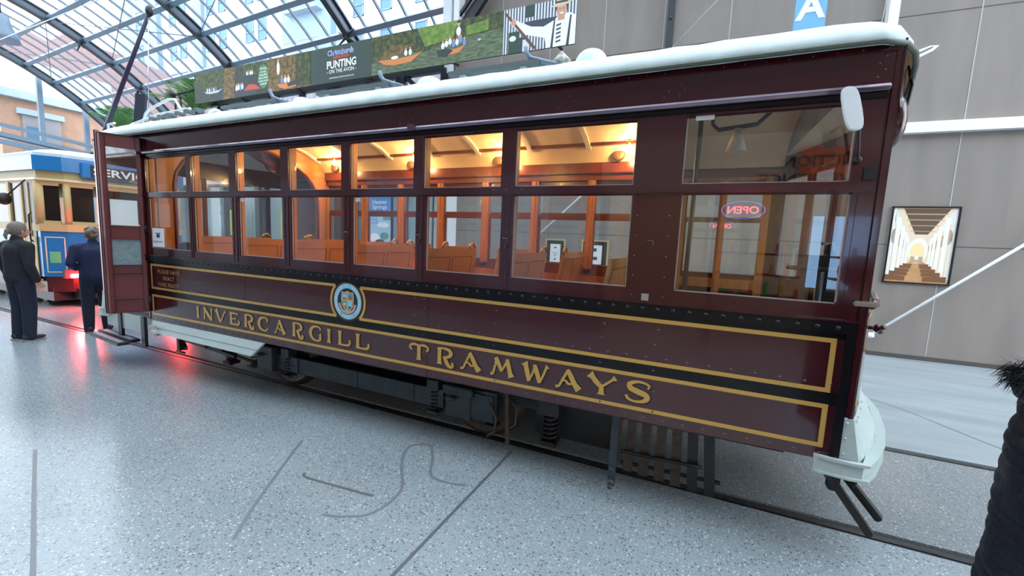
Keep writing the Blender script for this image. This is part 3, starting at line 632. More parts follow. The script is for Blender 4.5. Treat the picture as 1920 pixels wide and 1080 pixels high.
pn.ring(g, EMX, EMZ, ER-.012, ER+.010, .0012, 0, 24, a0, a1); pn.ring(g, EMX, EMZ, ER-.012, ER+.010, .0012, 0, 24, PI-a1, PI-a0)
g.build('gold_lining', GOLD, tr, fix=False)
# letters: each glyph is a list of (points, widths) in a unit box, brush strokes with flared ends
GL = {
 'I': (.36, [([(.18, 0), (.18, .12), (.18, .5), (.18, .88), (.18, 1)], [.40, .27, .22, .27, .38])]),
 'N': (1.26, [([(.16, 0), (.16, .15), (.16, .6), (.20, .88), (.08, 1)], [.26, .15, .13, .16, .12]), ([(.12, 1), (.45, .64), (.85, .25), (1.12, 0)], [.24, .27, .27, .22]), ([(1.10, 0), (1.10, .5), (1.10, .85), (1.12, 1)], [.12, .12, .16, .28])]),
 'V': (1.5, [([(.18, 1), (.3, .85), (.5, .4), (.68, 0)], [.44, .28, .25, .20]), ([(.70, 0), (1.0, .5), (1.2, .82), (1.34, .98)], [.12, .12, .13, .26])]),
 'E': (1.36, [([(.22, 0), (.22, .12), (.22, .5), (.22, .88), (.22, 1)], [.40, .27, .23, .27, .40]), ([(.25, .93), (.7, .93), (.98, .9), (1.04, .84)], [.12, .11, .14, .24]), ([(.25, .50), (.6, .50), (.80, .50)], [.10, .10, .24]), ([(.25, .06), (.8, .05), (1.10, .10), (1.20, .26), (1.12, .36)], [.12, .13, .17, .15, .12]), ])
 , 'R': (1.2, [([(.22, 0), (.22, .12), (.22, .5), (.22, .88), (.2, 1)], [.38, .27, .23, .25, .32]), ([(.1, .98), (.5, 1.0), (.85, .93), (.98, .72), (.80, .52), (.45, .46)], [.08, .12, .18, .24, .17, .07]), ([(.48, .48), (.62, .32), (.78, .05), (.98, -.08), (1.13, .02), (1.08, .14)], [.12, .22, .23, .17, .14, .12])]),
 'C': (1.3, [([(1.08, .72), (1.16, .84), (1.05, .96), (.75, 1.0), (.38, .88), (.19, .5), (.38, .14), (.75, 0), (1.05, .06), (1.22, .26)], [.16, .16, .13, .12, .20, .28, .20, .12, .12, .07])]),
 'A': (1.3, [([(.04, .03), (.2, .05), (.40, .5), (.62, 1)], [.14, .12, .12, .12]), ([(.58, 1), (.74, .7), (.95, .28), (1.16, 0)], [.20, .25, .26, .36]), ([(.28, .28), (.42, .40), (.56, .36), (.66, .24), (.86, .30)], [.06, .10, .12, .12, .08])]),
 'G': (1.34, [([(1.12, .74), (1.16, .86), (1.02, .96), (.75, 1.0), (.38, .88), (.19, .5), (.38, .14), (.75, 0), (1.05, .04), (1.14, .14)], [.12, .13, .13, .12, .20, .28, .20, .12, .14, .16]), ([(1.14, .02), (1.14, .25), (1.14, .44), (1.12, .5)], [.2, .21, .22, .40])]),
 'L': (1.24, [([(.2, 0), (.2, .12), (.2, .5), (.2, .88), (.2, 1)], [.36, .27, .23, .27, .38]), ([(.22, .05), (.7, .05), (1.0, .10), (1.12, .26), (1.10, .38)], [.12, .13, .17, .16, .14])]),
 'T': (1.5, [([(.74, 0), (.74, .12), (.74, .5), (.74, .95)], [.40, .27, .23, .27]), ([(.16, .66), (.07, .76), (.15, .90), (.4, .96), (.74, .93), (1.08, .96), (1.34, .90), (1.42, .76), (1.33, .66)], [.13, .13, .14, .15, .11, .15, .14, .13, .13])]),
 'M': (1.45, [([(.04, .04), (.18, .06), (.28, .4), (.40, .96)], [.18, .13, .13, .14]), ([(.34, 1), (.5, .72), (.74, .24)], [.24, .24, .16]), ([(.72, .26), (.9, .6), (1.08, .96)], [.08, .12, .14]), ([(1.04, 1), (1.14, .6), (1.25, .2), (1.34, 0)], [.20, .24, .25, .40])]),
 'W': (1.6, [([(.14, 1), (.22, .85), (.34, .4), (.44, 0)], [.42, .27, .25, .2]), ([(.44, .02), (.6, .4), (.76, .9)], [.08, .11, .11]), ([(.72, .96), (.85, .6), (1.05, 0)], [.2, .25, .2]), ([(1.05, .02), (1.25, .5), (1.38, .86), (1.46, .98)], [.1, .12, .13, .28])]),
 'Y': (1.54, [([(.14, 1), (.3, .85), (.5, .62), (.74, .42)], [.42, .26, .25, .2]), ([(1.42, .97), (1.25, .84), (1.0, .62), (.76, .42)], [.30, .12, .12, .1]), ([(.76, .5), (.76, .3), (.76, .12), (.76, 0)], [.22, .23, .26, .40])]),
 'S': (1.25, [([(1.05, .70), (1.10, .86), (.9, .97), (.55, .99), (.24, .84), (.28, .64), (.62, .50), (.98, .38), (1.03, .18), (.78, .02), (.42, .0), (.18, .10), (.10, .26)], [.07, .10, .11, .13, .21, .25, .27, .26, .22, .14, .11, .13, .14])]),
}
WORD = [('I', -1.389, -1.346), ('N', -1.276, -1.121), ('V', -1.091, -.898), ('E', -.861, -.690), ('R', -.641, -.493), ('C', -.449, -.287), ('A', -.220, -.060), ('R', .016, .163), ('G', .223, .389), ('I', .444, .489), ('L', .566, .715), ('L', .760, .915),
        ('T', 1.298, 1.484), ('R', 1.546, 1.700), ('A', 1.748, 1.926), ('M', 1.991, 2.170), ('W', 2.229, 2.427), ('A', 2.462, 2.642), ('Y', 2.668, 2.860), ('S', 2.899, 3.059)]
g = MB(); LH = .122; kk = 0
for ch, xa, xb in WORD:
    w, st = GL[ch]; kx = (xb-xa)/w
    allp = []
    for pts, ws in st:
        p, ww = cr(pts, ws, 7)
        pp = [(xa+a*kx, .724+b*LH) for a, b in p]; wd_ = [q*LH*1.08 for q in ww]
        pn.strip(g, [(a+.003, b-.003) for a, b in pp], [q+.010 for q in wd_], .0008, 1)
        kk += 1; pn.strip(g, pp, wd_, .0016+.00006*(kk % 5), 0)
    # small dot terminals
    for (pi, pos) in {'E': [(3, -1)], 'R': [(2, -1)], 'L': [(1, -1)], 'C': [(0, 0)], 'T': [(1, 0), (1, -1)], 'S': []}.get(ch, []):
        a, b = st[pi][0][pos]; pn.ell(g, xa+a*kx, .724+b*LH, .0105, .0105, .0021, 0, 14, .0016)
g.build('lettering', [GOLD, GOLDSH], tr, fix=False)
g = MB()
for s_, z, w in (('PLEASE HAVE', 1.157, .40), ('EXACT', 1.088, .20), ('FARE READY', 1.018, .39)): put_text(g, pn, s_, -1.86, z, .060, .0012, 0, .006, width=w)
g.build('fare_notice', P('faded gold notice paint', (.36, .19, .08), .5), tr)
# emblem
g = MB(); pn.ell(g, EMX, EMZ, .165, .165, .0016, 4, 48); pn.ell(g, EMX, EMZ, .1475, .1475, .0022, 0, 48); pn.ring(g, EMX, EMZ, .145, .1485, .0025, 2, 48); pn.ell(g, EMX, EMZ, .108, .108, .0028, 4, 48)
txt = 'CORPORATION OF INVERCARGILL'
for i, ch in enumerate(txt):
    t = math.radians(218-i*(256/(len(txt)-1))); put_text(g, pn, ch, EMX+.127*math.cos(t), EMZ+.127*math.sin(t), .026, .0031, 3, .012, rot=t-PI/2)
for i, ch in enumerate('1871'):
    t = math.radians(258+i*8); put_text(g, pn, ch, EMX+.127*math.cos(t), EMZ+.127*math.sin(t), .024, .0031, 3, .012, rot=t+PI/2)
for t in (-122, -58): pn.ell(g, EMX+.127*math.cos(math.radians(t)), EMZ+.127*math.sin(math.radians(t)), .006, .007, .0032, 6)
def shield(sc_, h, m): pn.poly(g, [(EMX+a*sc_, EMZ+.004+b*sc_) for a, b in ((-.062, .075), (-.03, .07), (0, .082), (.03, .07), (.062, .075), (.068, .02), (.062, -.04), (.03, -.075), (0, -.095), (-.03, -.075), (-.062, -.04), (-.068, .02))], h, m)
shield(1, .0032, 2); shield(.88, .0036, 5)
for x0, x1, z0, z1, m in ((-.052, -.008, .02, .06, 0), (.008, .052, .02, .06, 7), (-.052, -.008, -.045, .004, 7), (.008, .05, -.045, .004, 0), (-.046, -.012, .018, .03, 6), (.016, .045, .022, .045, 6), (-.045, -.015, -.035, -.012, 2), (.012, .042, -.05, -.04, 4)): pn.rect(g, EMX+x0, EMX+x1, EMZ+z0, EMZ+z1, .0038+.0002*(m == 6 or m == 2 or m == 4), m)
pn.rect(g, EMX-.005, EMX+.005, EMZ-.08, EMZ+.075, .0044, 2); pn.rect(g, EMX-.06, EMX+.06, EMZ+.005, EMZ+.014, .0044, 2)
p, w = cr([(EMX-.088, EMZ-.02), (EMX-.06, EMZ-.07), (EMX, EMZ-.093), (EMX+.06, EMZ-.07), (EMX+.088, EMZ-.02)], [.014, .018, .016, .018, .014], 8); pn.strip(g, p, w, .0045, 8)
g.build('emblem', [SKYR, SKYR, P('emblem gold', (.62, .48, .2), .4), P('emblem white', (.75, .8, .85), .5), P('emblem dark', (.02, .012, .012), .4), P('emblem grey blue', (.12, .22, .26), .4), P('emblem red', (.45, .08, .03), .4), P('emblem teal', (.10, .30, .36), .4), P('emblem pink', (.6, .35, .32), .5)], tr)

# window layout
LX = [-2.205, -1.394, -.697, 0, .699, 1.398, 2.114]; RX = [-1.475, -.80, -.097, .607, 1.311, 2.016, 2.861]
PX = [-2.175, -1.372, -.675, .022, .724, 1.427, 2.115]; QX = [-1.452, -.775, -.072, .632, 1.337, 2.028, 2.862]
ZT, ZM, ZN, ZB = 2.351, 1.995, 1.942, 1.404
WIN = [(LX[i], RX[i], PX[i], QX[i]) for i in range(7)]
CABW = (3.118, 3.858, 3.126, 3.873)
def side_frame(y0, y1, s):
    """outer skin: pillars, rails; y0<y1; s=-1 when the outer face is y0"""
    g = MB(); wins = WIN+[CABW]; x0 = SL if s < 0 else XL
    g.box(x0, 3.955, y0, y1, ZT, 2.43)
    zz = .5*(ZM+ZN)
    edges = [x0]+[v for w in wins for v in (w[0], w[1])]+[3.955]
    for i in range(0, len(edges), 2): g.box(edges[i], edges[i+1], y0, y1, zz, ZT)
    edges = [x0]+[v for w in wins for v in (w[2], w[3])]+[3.955]
    for i in range(0, len(edges), 2): g.box(edges[i], edges[i+1], y0, y1, 1.33, zz)
    for w in wins:
        g.box(w[0], w[1], y0, y1, zz, ZM); g.box(w[2], w[3], y0, y1, ZN, zz); g.box(w[2], w[3], y0, y1, 1.33, ZB)
    if s < 0:
        for w in wins:   # raised sash stiles, pillar beads and rivets
            g.box(w[2]-.028, w[2]-.022, y0-.006, y0, 1.34, ZN); g.box(w[3]+.022, w[3]+.026, y0-.004, y0, 1.34, ZN)
        g.box(x0, 3.955, y0-.010, y0, ZN+.004, ZM-.004)
        for x in (-1.42, -.73, -.03, .67, 1.37, 2.07):
            for k in range(6): g.rivet(x, y0, 1.40+k*.10, .0055)
        for x in (2.895, 3.07):
            for k in range(6): g.rivet(x, y0, 1.36+k*.115, .0055)
        for x in (1.97, 2.06, 2.17): g.rivet(x, y0-.01, ZM-.02, .006)
    return g
side_frame(.0, .032, -1).build('window_frame', MAROON, tr)
side_frame(YF-.032, YF, 1).build('window_frame', [DWOOD], tr)
# thin bright beads round each pane, panes, wood jambs (each window a part)
BEAD = P('pale window bead', (.40, .37, .36), .4, metal=.3)
def window(y, s, w, near=True):
    nm = MB(); t = .006
    for a, b, z0, z1 in ((w[0], w[1], ZM, ZT), (w[2], w[3], ZB, ZN)):
        nm.box(a, b, y-.004, y+.004, z0, z0+t); nm.box(a, b, y-.004, y+.004, z1-t, z1, 1); nm.box(a, a+t, y-.004, y+.004, z0, z1); nm.box(b-t, b, y-.004, y+.004, z0, z1)
    if not near:
        zz = 2.0; nm.box(w[2], w[3], y-.02, y+.02, zz-.02, zz+.02, 1)
    o = nm.build('side_window', [BEAD, MAROON if near else DWOOD], tr)
    for a, b, z0, z1 in ((w[0], w[1], ZM, ZT), (w[2], w[3], ZB, ZN)):
        q = MB(); q.box(a, b, y-.002, y+.002, z0, z1); q.build('pane', TGLASS, o)
for w in WIN+[CABW]: window(.018, -1, w)
for w in WIN: window(YF-.018, 1, w, False)
# wood jamb posts inside, both sides
for y0, y1 in ((.033, .085), (YF-.085, YF-.033)):
    for i in range(6):
        a = RX[i]; b = LX[i+1]; c = (a+b)/2; g = MB(); g.box(c-.045, c+.045, y0, y1, 1.30, 2.40); g.box(c-.012, c+.012, y0-.015 if y0 > 1 else y1, y1 if y0 > 1 else y1+.015, 1.35, 2.40); g.build('window_post', WOOD, tr, bevel=.003)
    for c in (-2.245, 2.94):
        g = MB(); g.box(c-.05, c+.05, y0, y1, 1.0, 2.40); g.build('window_post', WOOD, tr, bevel=.003)
    g = MB(); g.box(XL+.05, XR-.05, y0, y1, 2.40, 2.47); g.build('window_header', DWOOD, tr)
    g = MB(); g.box(-2.2, 2.95, y0, y1+.0, 1.27, 1.36); g.build('window_sill', DWOOD, tr)
# letterboard, drip moulding
g = MB(); g.box(SL-.95, 3.965, -.004, .03, 2.43, 2.60); g.box(SL-.95, 3.965, -.010, .0, 2.568, 2.60)
for k in range(66): g.rivet(SL+.03+k*.095, -.010, 2.583, .0045)
for x in (-1.25, .02, .10, 1.20, 1.28, 2.40, 2.47, 3.0, 3.08, 3.92):
    for z in (2.46, 2.49, 2.52, 2.55): g.rivet(x+.012*math.sin(z*99), -.004, z, .005)
g.build('letterboard', MAROON, tr)
g = MB(); g.box(XL, 3.965, YF-.03, YF+.004, 2.43, 2.60); g.build('letterboard', MAROON, tr)
g = MB(); g.prism([(.0, 2.43), (-.028, 2.422), (-.036, 2.408), (-.028, 2.394), (0, 2.392)], 'x', SL-.04, 3.955); g.box(1.28, 1.34, -.042, 0, 2.388, 2.436, 0); g.build('drip_moulding', P('polished dark moulding', (.17, .13, .17), .14, metal=.75, coat=.5), tr, bevel=.002)
g = MB(); g.box(SL-.04, 3.955, -.012, 0, 2.366, 2.388); g.build('drip_rail', BLACK, tr, bevel=.003)
# corner posts
g = MB(); g.box(3.955, 4.0, -.004, .08, .84, 2.60); g.build('corner_post', MAROON, tr, bevel=.012)
for x, y in ((3.955, YF-.08), (XL, YF-.08), (XL, -.004)):
    g = MB(); g.box(x, x+.05, y, y+.084, .605, 2.60); g.build('corner_post', MAROON, tr, bevel=.012)
g = MB(); g.box(SL-.012, SL+.03, -.006, .09, .605, 2.60); g.build('door_post', MAROON, tr, bevel=.008)
# ends: bowed dash, posts and glass
GAP = .02
def end(x0, s):
    pts = bow(x0, s); dash = MB()
    r = []
    ins = bow(x0, s, -.03)
    for z in (.80, 1.40): pass
    def wall(z0, z1, m=0, g=None):
        vs = [(x, y, z) for z in (z0, z1) for x, y in pts]+[(x, y, z) for z in (z0, z1) for x, y in ins]; n = 7
        fs = []
        for i in range(n-1): fs += [(i, i+1, n+i+1, n+i), (2*n+i, 3*n+i, 3*n+i+1, 2*n+i+1), (i, 2*n+i, 2*n+i+1, i+1), (n+i, n+i+1, 3*n+i+1, 3*n+i)]
        fs += [(0, n, 3*n, 2*n), (n-1, 3*n-1, 4*n-1, 2*n-1)]
        g.add(vs, fs, m)
    g = MB(); wall(.80, 1.40, 0, g); g.build('dash', MAROON, tr)
    g = MB(); wall(2.36, 2.62, 0, g); g.build('end_fascia', MAROON, tr)
    g = MB(); p = [Vector((x, y, 1.41)) for x, y in bow(x0, s, .012)]
    g.tube(p, .018, 8); g.build('dash_rail', MAROON, tr)
    # gold line near the corner of dash
    a = Vector((pts[0][0], pts[0][1], 0)); b = Vector((pts[1][0], pts[1][1], 0)); d = (b-a).normalized(); nn = Vector((d.y*s, -d.x*s, 0)) 
    g = MB(); 
    q = Plane(a+nn*.002, d if s > 0 else -d, (0, 0, 1))
    sg_ = 1 if s > 0 else -1
    for u0, u1, z0, z1 in ((.03, .05, .86, 1.36), (.03, .30, 1.34, 1.36), (.03, .30, .86, .88)):
        aa, bb = sorted((u0*sg_, u1*sg_)); q.rect(g, aa, bb, z0, z1, .001, 0)
    g.build('gold_lining', GOLD, tr)
    pts = bow(x0, s, -.02, .5)
    for i in (2, 3, 4):
        x, y = pts[i]; g = MB(); g.box(min(x, x-s*.05), max(x, x-s*.05), y-.035, y+.035, 1.40, 2.36); g.build('end_post', DWOOD, tr, bevel=.005)
    for i, j in ((0, 2), (2, 3), (3, 4), (4, 6)):
        (xa, ya), (xb, yb) = pts[i], pts[j]; va = Vector((xa-s*.02, ya+.03, 0)); vb = Vector((xb-s*.02, yb-.03, 0)); g = MB(); g.beam(va+Vector((0, 0, 1.88)), vb+Vector((0, 0, 1.88)), .004, .94); g.build('end_glass', TGLASS, tr)
end(XR, 1); end(XL, -1)
# headlamp bulge on the front fascia
g = MB(); g.sph((4.075, .30, 2.33), .13, .45, .8, 1.05, 16, 10); g.build('front_lamp', MAROON, tr)
# side rear-view mirror
g = MB(); rr_ = []
for k in range(20):
    t = 2*PI*k/20; rr_.append((3.79+.034*math.copysign(abs(math.cos(t))**.6, math.cos(t)), 2.285+.095*math.copysign(abs(math.sin(t))**.6, math.sin(t))))
g.prism([(x-.024*(z-2.285)/.1, z) for x, z in rr_], 'y', -.165, -.145)
mir = g.build('mirror', [WHITE], tr, bevel=.004)
g = MB(); g.tube([(3.80, -.145, 2.27), (3.835, -.11, 2.29), (3.845, -.07, 2.24), (3.86, -.05, 2.14), (3.87, -.03, 2.09), (3.88, 0, 2.08)], .007, 8); g.sph((3.872, -.02, 2.09), .018); g.build('mirror_bracket', BLACKI, mir)
g = MB(); g.box(3.905, 3.95, -.010, 0, 2.0, 2.06); g.build('bracket_plate', BLACKI, tr)

# roof
RPROF = [(-.045, 2.585), (-.06, 2.61), (-.045, 2.655), (.02, 2.715), (.15, 2.782), (.40, 2.885), (.80, 3.0), (1.22, 3.035)]
RP = RPROF+[(2.44-y, z) for y, z in RPROF[-2::-1]]
g = MB(); rings = []
def rring(x, kx, sc_, dz):
    out = []
    for y, z in RP: out.append((x, 1.22+(y-1.22)*sc_, 2.60+(z-2.60)*dz))
    return out
xs = [(-3.78, .30, .12), (-3.74, .50, .35), (-3.62, .70, .62), (-3.42, .88, .86), (-3.2, .97, .96), (-2.9, 1, 1)]
for x, a, b in xs: rings.append(rring(x, 0, a, b))
x = -2.5
while x < 3.6: rings.append([(x, y, z+.0035*math.sin(x*21+y*9)*(.3 if i in (0, 16) else 1)) for i, (y, z) in enumerate(RP)]); x += .12
for x, a, b in ((3.75, 1, 1), (3.90, .995, .97), (3.99, .955, .92), (4.06, .87, .84), (4.12, .75, .74), (4.18, .60, .60), (4.25, .42, .42), (4.31, .22, .22)): rings.append(rring(x, 0, a, b))
g.loft(rings, 0, True, closed=False)
g.build('roof', CANVAS, tr)
g = MB(); g.prism([(3.97, .0), (4.03, .1), (4.10, .30), (4.225, .70), (4.325, 1.22), (4.225, 1.74), (4.10, 2.14), (3.97, 2.44)], 'z', 2.600, 2.604); g.build('end_soffit', CREAM, tr)
def edge_path(dz, off):
    pts = [(-3.78-off, 1.22, 2.60), (-3.66-off, .62, 2.60), (-3.42-off, .22, 2.60), (-3.2, -.01-off, 2.6), (-2.8, -.045-off, 2.6)]+[(x_, -.045-off, 2.6) for x_ in (-1.5, 0, 1.5, 3, 3.7)]+[(3.90, -.04-off, 2.6), (3.99+off, .01, 2.6), (4.06+off, .12, 2.6), (4.12+off, .27, 2.6), (4.18+off, .46, 2.6), (4.25+off, .69, 2.6), (4.31+off, .95, 2.6), (4.33+off, 1.3, 2.6), (4.18+off, 1.98, 2.6), (3.99+off, 2.4, 2.6), (3.7, 2.49+off, 2.6), (-2.8, 2.49+off, 2.6), (-3.42-off, 2.22, 2.6), (-3.66-off, 1.8, 2.6), (-3.78-off, 1.22, 2.60)]
    return [(a, b, c+dz) for a, b, c in pts]
g = MB(); g.tube(edge_path(-.003, .012), .013, 8); g.build('roof_edge_bead', P('olive grey roof edge', (.10, .13, .10), .5), tr)
# hook and cords at the front of roof
g = MB(); g.tube([(4.14, .45, 2.68), (4.20, .47, 2.70), (4.26, .49, 2.735), (4.285, .50, 2.755), (4.26, .5, 2.755), (4.20, .48, 2.73), (4.14, .45, 2.70)], .009, 8); g.build('roof_hook', STEEL, tr)
g = MB(); g.tube([(4.17, .46, 2.66), (4.195, .46, 2.56), (4.185, .46, 2.46), (4.155, .46, 2.37)], .009, 6); g.build('roof_cord', ARCHD, tr)
# ventilators
def dome(x, y, z, r, h):
    g = MB(); rings = []
    for k in range(9):
        t = k/8*PI/2; rings.append([(x+r*math.cos(t)**.7*math.cos(a), y+r*math.cos(t)**.7*math.sin(a), z+h*math.sin(t)) for a in [2*PI*j/20 for j in range(20)]] if k < 8 else [(x+.01*math.cos(a), y+.01*math.sin(a), z+h) for a in [2*PI*j/20 for j in range(20)]])
    g.loft([[(x+r*1.45*math.cos(a), y+r*1.45*math.sin(a), z-.06) for a in [2*PI*j/20 for j in range(20)]]]+rings); g.build('roof_vent', CANVAS, tr)
dome(2.27, 1.18, 3.05, .17, .26); dome(.60, 1.18, 3.04, .17, .24); dome(-1.25, 1.18, 3.03, .16, .23); dome(-2.95, 1.18, 2.98, .13, .30)
g = MB(); g.tube([(1.93, 1.2, 3.02), (1.93, 1.2, 3.27), (1.99, 1.2, 3.33), (2.05, 1.22, 3.27), (2.05, 1.2, 3.02)], .025, 8); g.sph((1.99, 1.2, 3.28), .045); g.build('roof_fitting', P('weathered white fitting', (.5, .5, .45), .5, var=.5, scale=20), tr)
for x0, x1 in ((-2.72, -1.66), (-.95, .10), (.86, 1.80)):
    g = MB(); g.box(x0, x1, 1.10, 1.24, 3.235, 3.275); pk = g.build('roof_plank', P('slate roof plank', (.09, .115, .12), .5), tr)
    for xx in (x0+.15, x1-.15):
        g = MB(); g.box(xx-.03, xx+.03, 1.12, 1.22, 3.0, 3.235); g.build('plank_foot', CANVAS, pk)
    g = MB(); xs_ = x1-.03; g.tube([(xs_+.20, 1.15, 3.22), (xs_+.05, 1.15, 3.27), (xs_-.06, 1.15, 3.31), (xs_-.10, 1.15, 3.36), (xs_-.11, 1.15, 3.41)], .022, 6); g.build('plank_hook', PURL, pk)
# left end roof gear: steps, rails, dark board
STEPM = P('dark roof step', (.10, .13, .14), .5)
for k in range(6):
    g = MB(); x = -2.42+k*.165; z = 2.815+.005*k; g.box(x-.03, x+.03, .17, .25, z, z+.03); g.build('roof_step', STEPM, tr)
g = MB(); g.tube([(-3.15, .42, 2.86), (-3.05, .42, 3.0), (-2.95, .42, 3.05), (-2.55, .42, 3.12), (-2.42, .42, 3.11), (-2.32, .42, 3.0), (-2.28, .42, 2.90)], .014, 8); g.tube([(-3.75, .35, 2.72), (-3.5, .35, 2.80), (-3.2, .35, 2.87), (-2.6, .35, 2.94), (-2.0, .35, 2.95)], .013, 8); g.tube([(-3.35, .18, 2.72), (-3.2, .12, 2.80), (-3.0, .10, 2.80)], .012, 6); g.build('roof_rail', WHITE, tr)
g = MB(); g.beam((-3.22, .40, 3.07), (-3.09, .44, 3.05), .03, .36); g.tube([(-3.16, .41, 3.23), (-3.15, .41, 3.28), (-3.11, .43, 3.28), (-3.10, .43, 3.21)], .008, 6); g.build('end_board', P('dark slate board', (.03, .035, .06), .45), tr)
g = MB(); g.tube([(-2.55, .9, 3.02), (-2.45, .85, 3.06), (-2.3, .9, 3.05), (-2.15, .85, 3.07), (-2.0, .95, 3.05)], .02, 6); g.tube([(-2.5, .8, 3.04), (-2.3, .8, 3.08), (-2.1, .8, 3.04)], .016, 6); g.build('rope_coil', P('white rope', (.6, .65, .65), .7), tr)
# right end: rounded skirt apron, fender
fx = [(3.86, -.012), (3.98, -.03), (4.06, -.02), (4.13, .10), (4.225, .30), (4.32, .58), (4.41, .95), (4.44, 1.22), (4.41, 1.49), (4.32, 1.86), (4.225, 2.14), (4.13, 2.34), (4.06, 2.46), (4.0, 2.47), (3.86, 2.452)]
def mirx(p): return [(2*.365-x, y) for x, y in p]
for pth, s, x0 in ((fx, 1, XR), (mirx(fx), -1, XL)):
    g = MB(); inn = [(x-s*.02*(1 if 2 < i < 12 else 0), y+(.012 if i < 7 else -.012 if i > 7 else 0)) for i, (x, y) in enumerate(pth)]
    g.loft([[(a, b, .545), (a, b, .625), (c, d, .625), (c, d, .545)] for (a, b), (c, d) in zip(pth, inn)], 0, False)
    out = [(x+s*.022, y-(.012 if i < 7 else -.012 if i > 7 else 0)) for i, (x, y) in enumerate(pth)]
    g.loft([[(a, b, .618), (a, b, .632), (c, d, .632), (c, d, .618)] for (a, b), (c, d) in zip(out, inn)], 0, False)
    g.loft([[(a, b, .540), (a, b, .552), (c, d, .552), (c, d, .540)] for (a, b), (c, d) in zip(out, inn)], 0, False)
    fe = g.build('fender', GREYP, tr)
    # sloping apron plates between the dash foot and fender
    top = [(XR-.045, -.006), (XR+.0, -.006), (XR+.015, .03), (XR+.11, .29), (XR+.24, .70), (XR+.345, 1.22), (XR+.24, 1.74), (XR+.11, 2.15), (XR+.02, 2.41), (XR, 2.446), (XR-.045, 2.446)]
    bot = [(3.955, -.010), (4.045, -.010), (4.11, .10), (4.21, .31), (4.31, .60), (4.42, 1.22), (4.31, 1.84), (4.21, 2.13), (4.11, 2.34), (4.045, 2.45), (3.955, 2.45)]
    if s < 0: top = mirx(top); bot = mirx(bot)
    g = MB(); vs = [(x, y, .845 if 0 < i < 10 else .835) for i, (x, y) in enumerate(top)]+[(x, y, .615) for x, y in bot]; n = 11
    g.add(vs, [(i, i+1, n+i+1, n+i) for i in range(n-1)])
    for i in range(1, 9):
        for fr in (.2, .8):
            (xa, ya), (xb, yb) = top[i], top[i+1]; (xc, yc), (xd, yd) = bot[i], bot[i+1]
            g.rivet(xa+(xb-xa)*fr+s*.012, ya+(yb-ya)*fr, .83, .007, (s, 0, .3)); g.rivet(xc+(xd-xc)*fr-s*.012+s*.012, yc+(yd-yc)*fr, .655, .007, (s, 0, .6))
    for z in (.66, .74, .82): g.rivet(3.975 if s > 0 else -3.24, -.011, z, .008)
    g.build('end_apron', GREYP, tr, fix=False)
# coupling lever near the dash (right end)
g = MB(); g.tube([(4.05, .20, 1.28), (4.10, .16, 1.28)], .010, 8); g.tube([(4.09, .16, 1.27), (4.115, .13, 1.30)], .012, 8); g.tube([(4.09, .16, 1.30), (4.115, .16, 1.26)], .012, 8); g.build('dash_cock', MAROON, tr)
g = MB(); g.box(3.93, 4.03, -.03, .0, 1.405, 1.43); g.build('post_stop', STEEL, tr, bevel=.006)
# left grey lower apron
g = MB(); vs = [(-2.21, -.006, .602), (-.36, -.006, .602), (-.49, -.05, .470), (-2.17, -.05, .480), (-2.21, .02, .602), (-.36, .02, .602), (-.49, -.02, .470), (-2.17, -.02, .480)]
g.add(vs, [(0, 1, 2, 3), (4, 7, 6, 5), (0, 4, 5, 1), (1, 5, 6, 2), (2, 6, 7, 3), (3, 7, 4, 0)]); g.box(-2.15, -.43, -.035, -.028, .535, .54); g.build('lower_apron', GREYP, tr)
g = MB(); g.box(-3.27, -2.2, .02, .06, .42, .605); g.build('lower_apron', GREYP, tr)
# side destination of door: folded door leaf standing out at the left
dr = MB(); pd = Plane((-2.245, -.005, 0), Vector((-.125, -.29, 0)), (0, 0, 1)); DW = .325
def dl(a0, a1, z0, z1, h0=-.018, h1=.018, g=dr): pd.rect(g, a0, a1, z0, z1, h1, 0, h0)
DH = .018
for a0, a1, z0, z1 in ((0, .045, .70, 2.56), (DW-.055, DW, .70, 2.56), (.045, DW-.055, 2.43, 2.56), (.045, DW-.055, 1.485, 1.63), (.045, DW-.055, 1.12, 1.215), (.045, DW-.055, .70, .84)): pd.poly(dr, [(a0, z0), (a1, z0), (a1, z1), (a0, z1)], DH, 0, -DH)
for f in ([(0,0)]):
    pd.rect(dr, .045, DW-.055, .84, 1.12, .010, 0, -.010); 
# close the back face of the leaf
bk = MB(); pd.rect(bk, 0, DW, .70, 2.56, -.0181, 0, -.018)
for z in (.76, .80, 1.60, 1.65): dr.rivet(*pd.p(DW-.03, z, .018), r=.008, d=tuple(pd.n)); dr.rivet(*pd.p(DW-.045, z-.02, .018), r=.008, d=tuple(pd.n))
door = dr.build('door', MAROON2, tr)
g = MB(); pd.rect(g, .045, DW-.055, 1.63, 2.43, .003, 0, -.003); g.build('door_pane', TGLASS, door)
g = MB(); pd.rect(g, .045, DW-.055, 1.215, 1.485, .006, 0, -.006); g.build('lower_pane', FROST, door)
g = MB(); pd.rect(g, .055, DW-.06, 1.635, 1.90, .006, 0, .0035); g.build('door_notice', PAPER, door)
g = MB(); 
for z in (.87, 1.08): pd.rect(g, .07, DW-.08, z, z+.006, .014, 0, .01)
for a in (.07, DW-.086): pd.rect(g, a, a+.005, .87, 1.086, .014, 0, .01)
g.build('panel_bead', P('worn pink bead', (.35, .14, .12), .4), door)
for z in (.82, 1.6, 2.4):
    g = MB(); g.tube([tuple(pd.p(.0, z-.04)), tuple(pd.p(.0, z+.04))], .012, 8); g.build('hinge', BLACKI, door)
pd2 = Plane((-2.275-.10-.012, -.295-.02, 0), Vector((-.97, .22, 0)), (0, 0, 1)); g = MB(); pd2.rect(g, .0, .06, .70, 2.58, .03, 0, 0); g.build('door', MAROON2, tr)
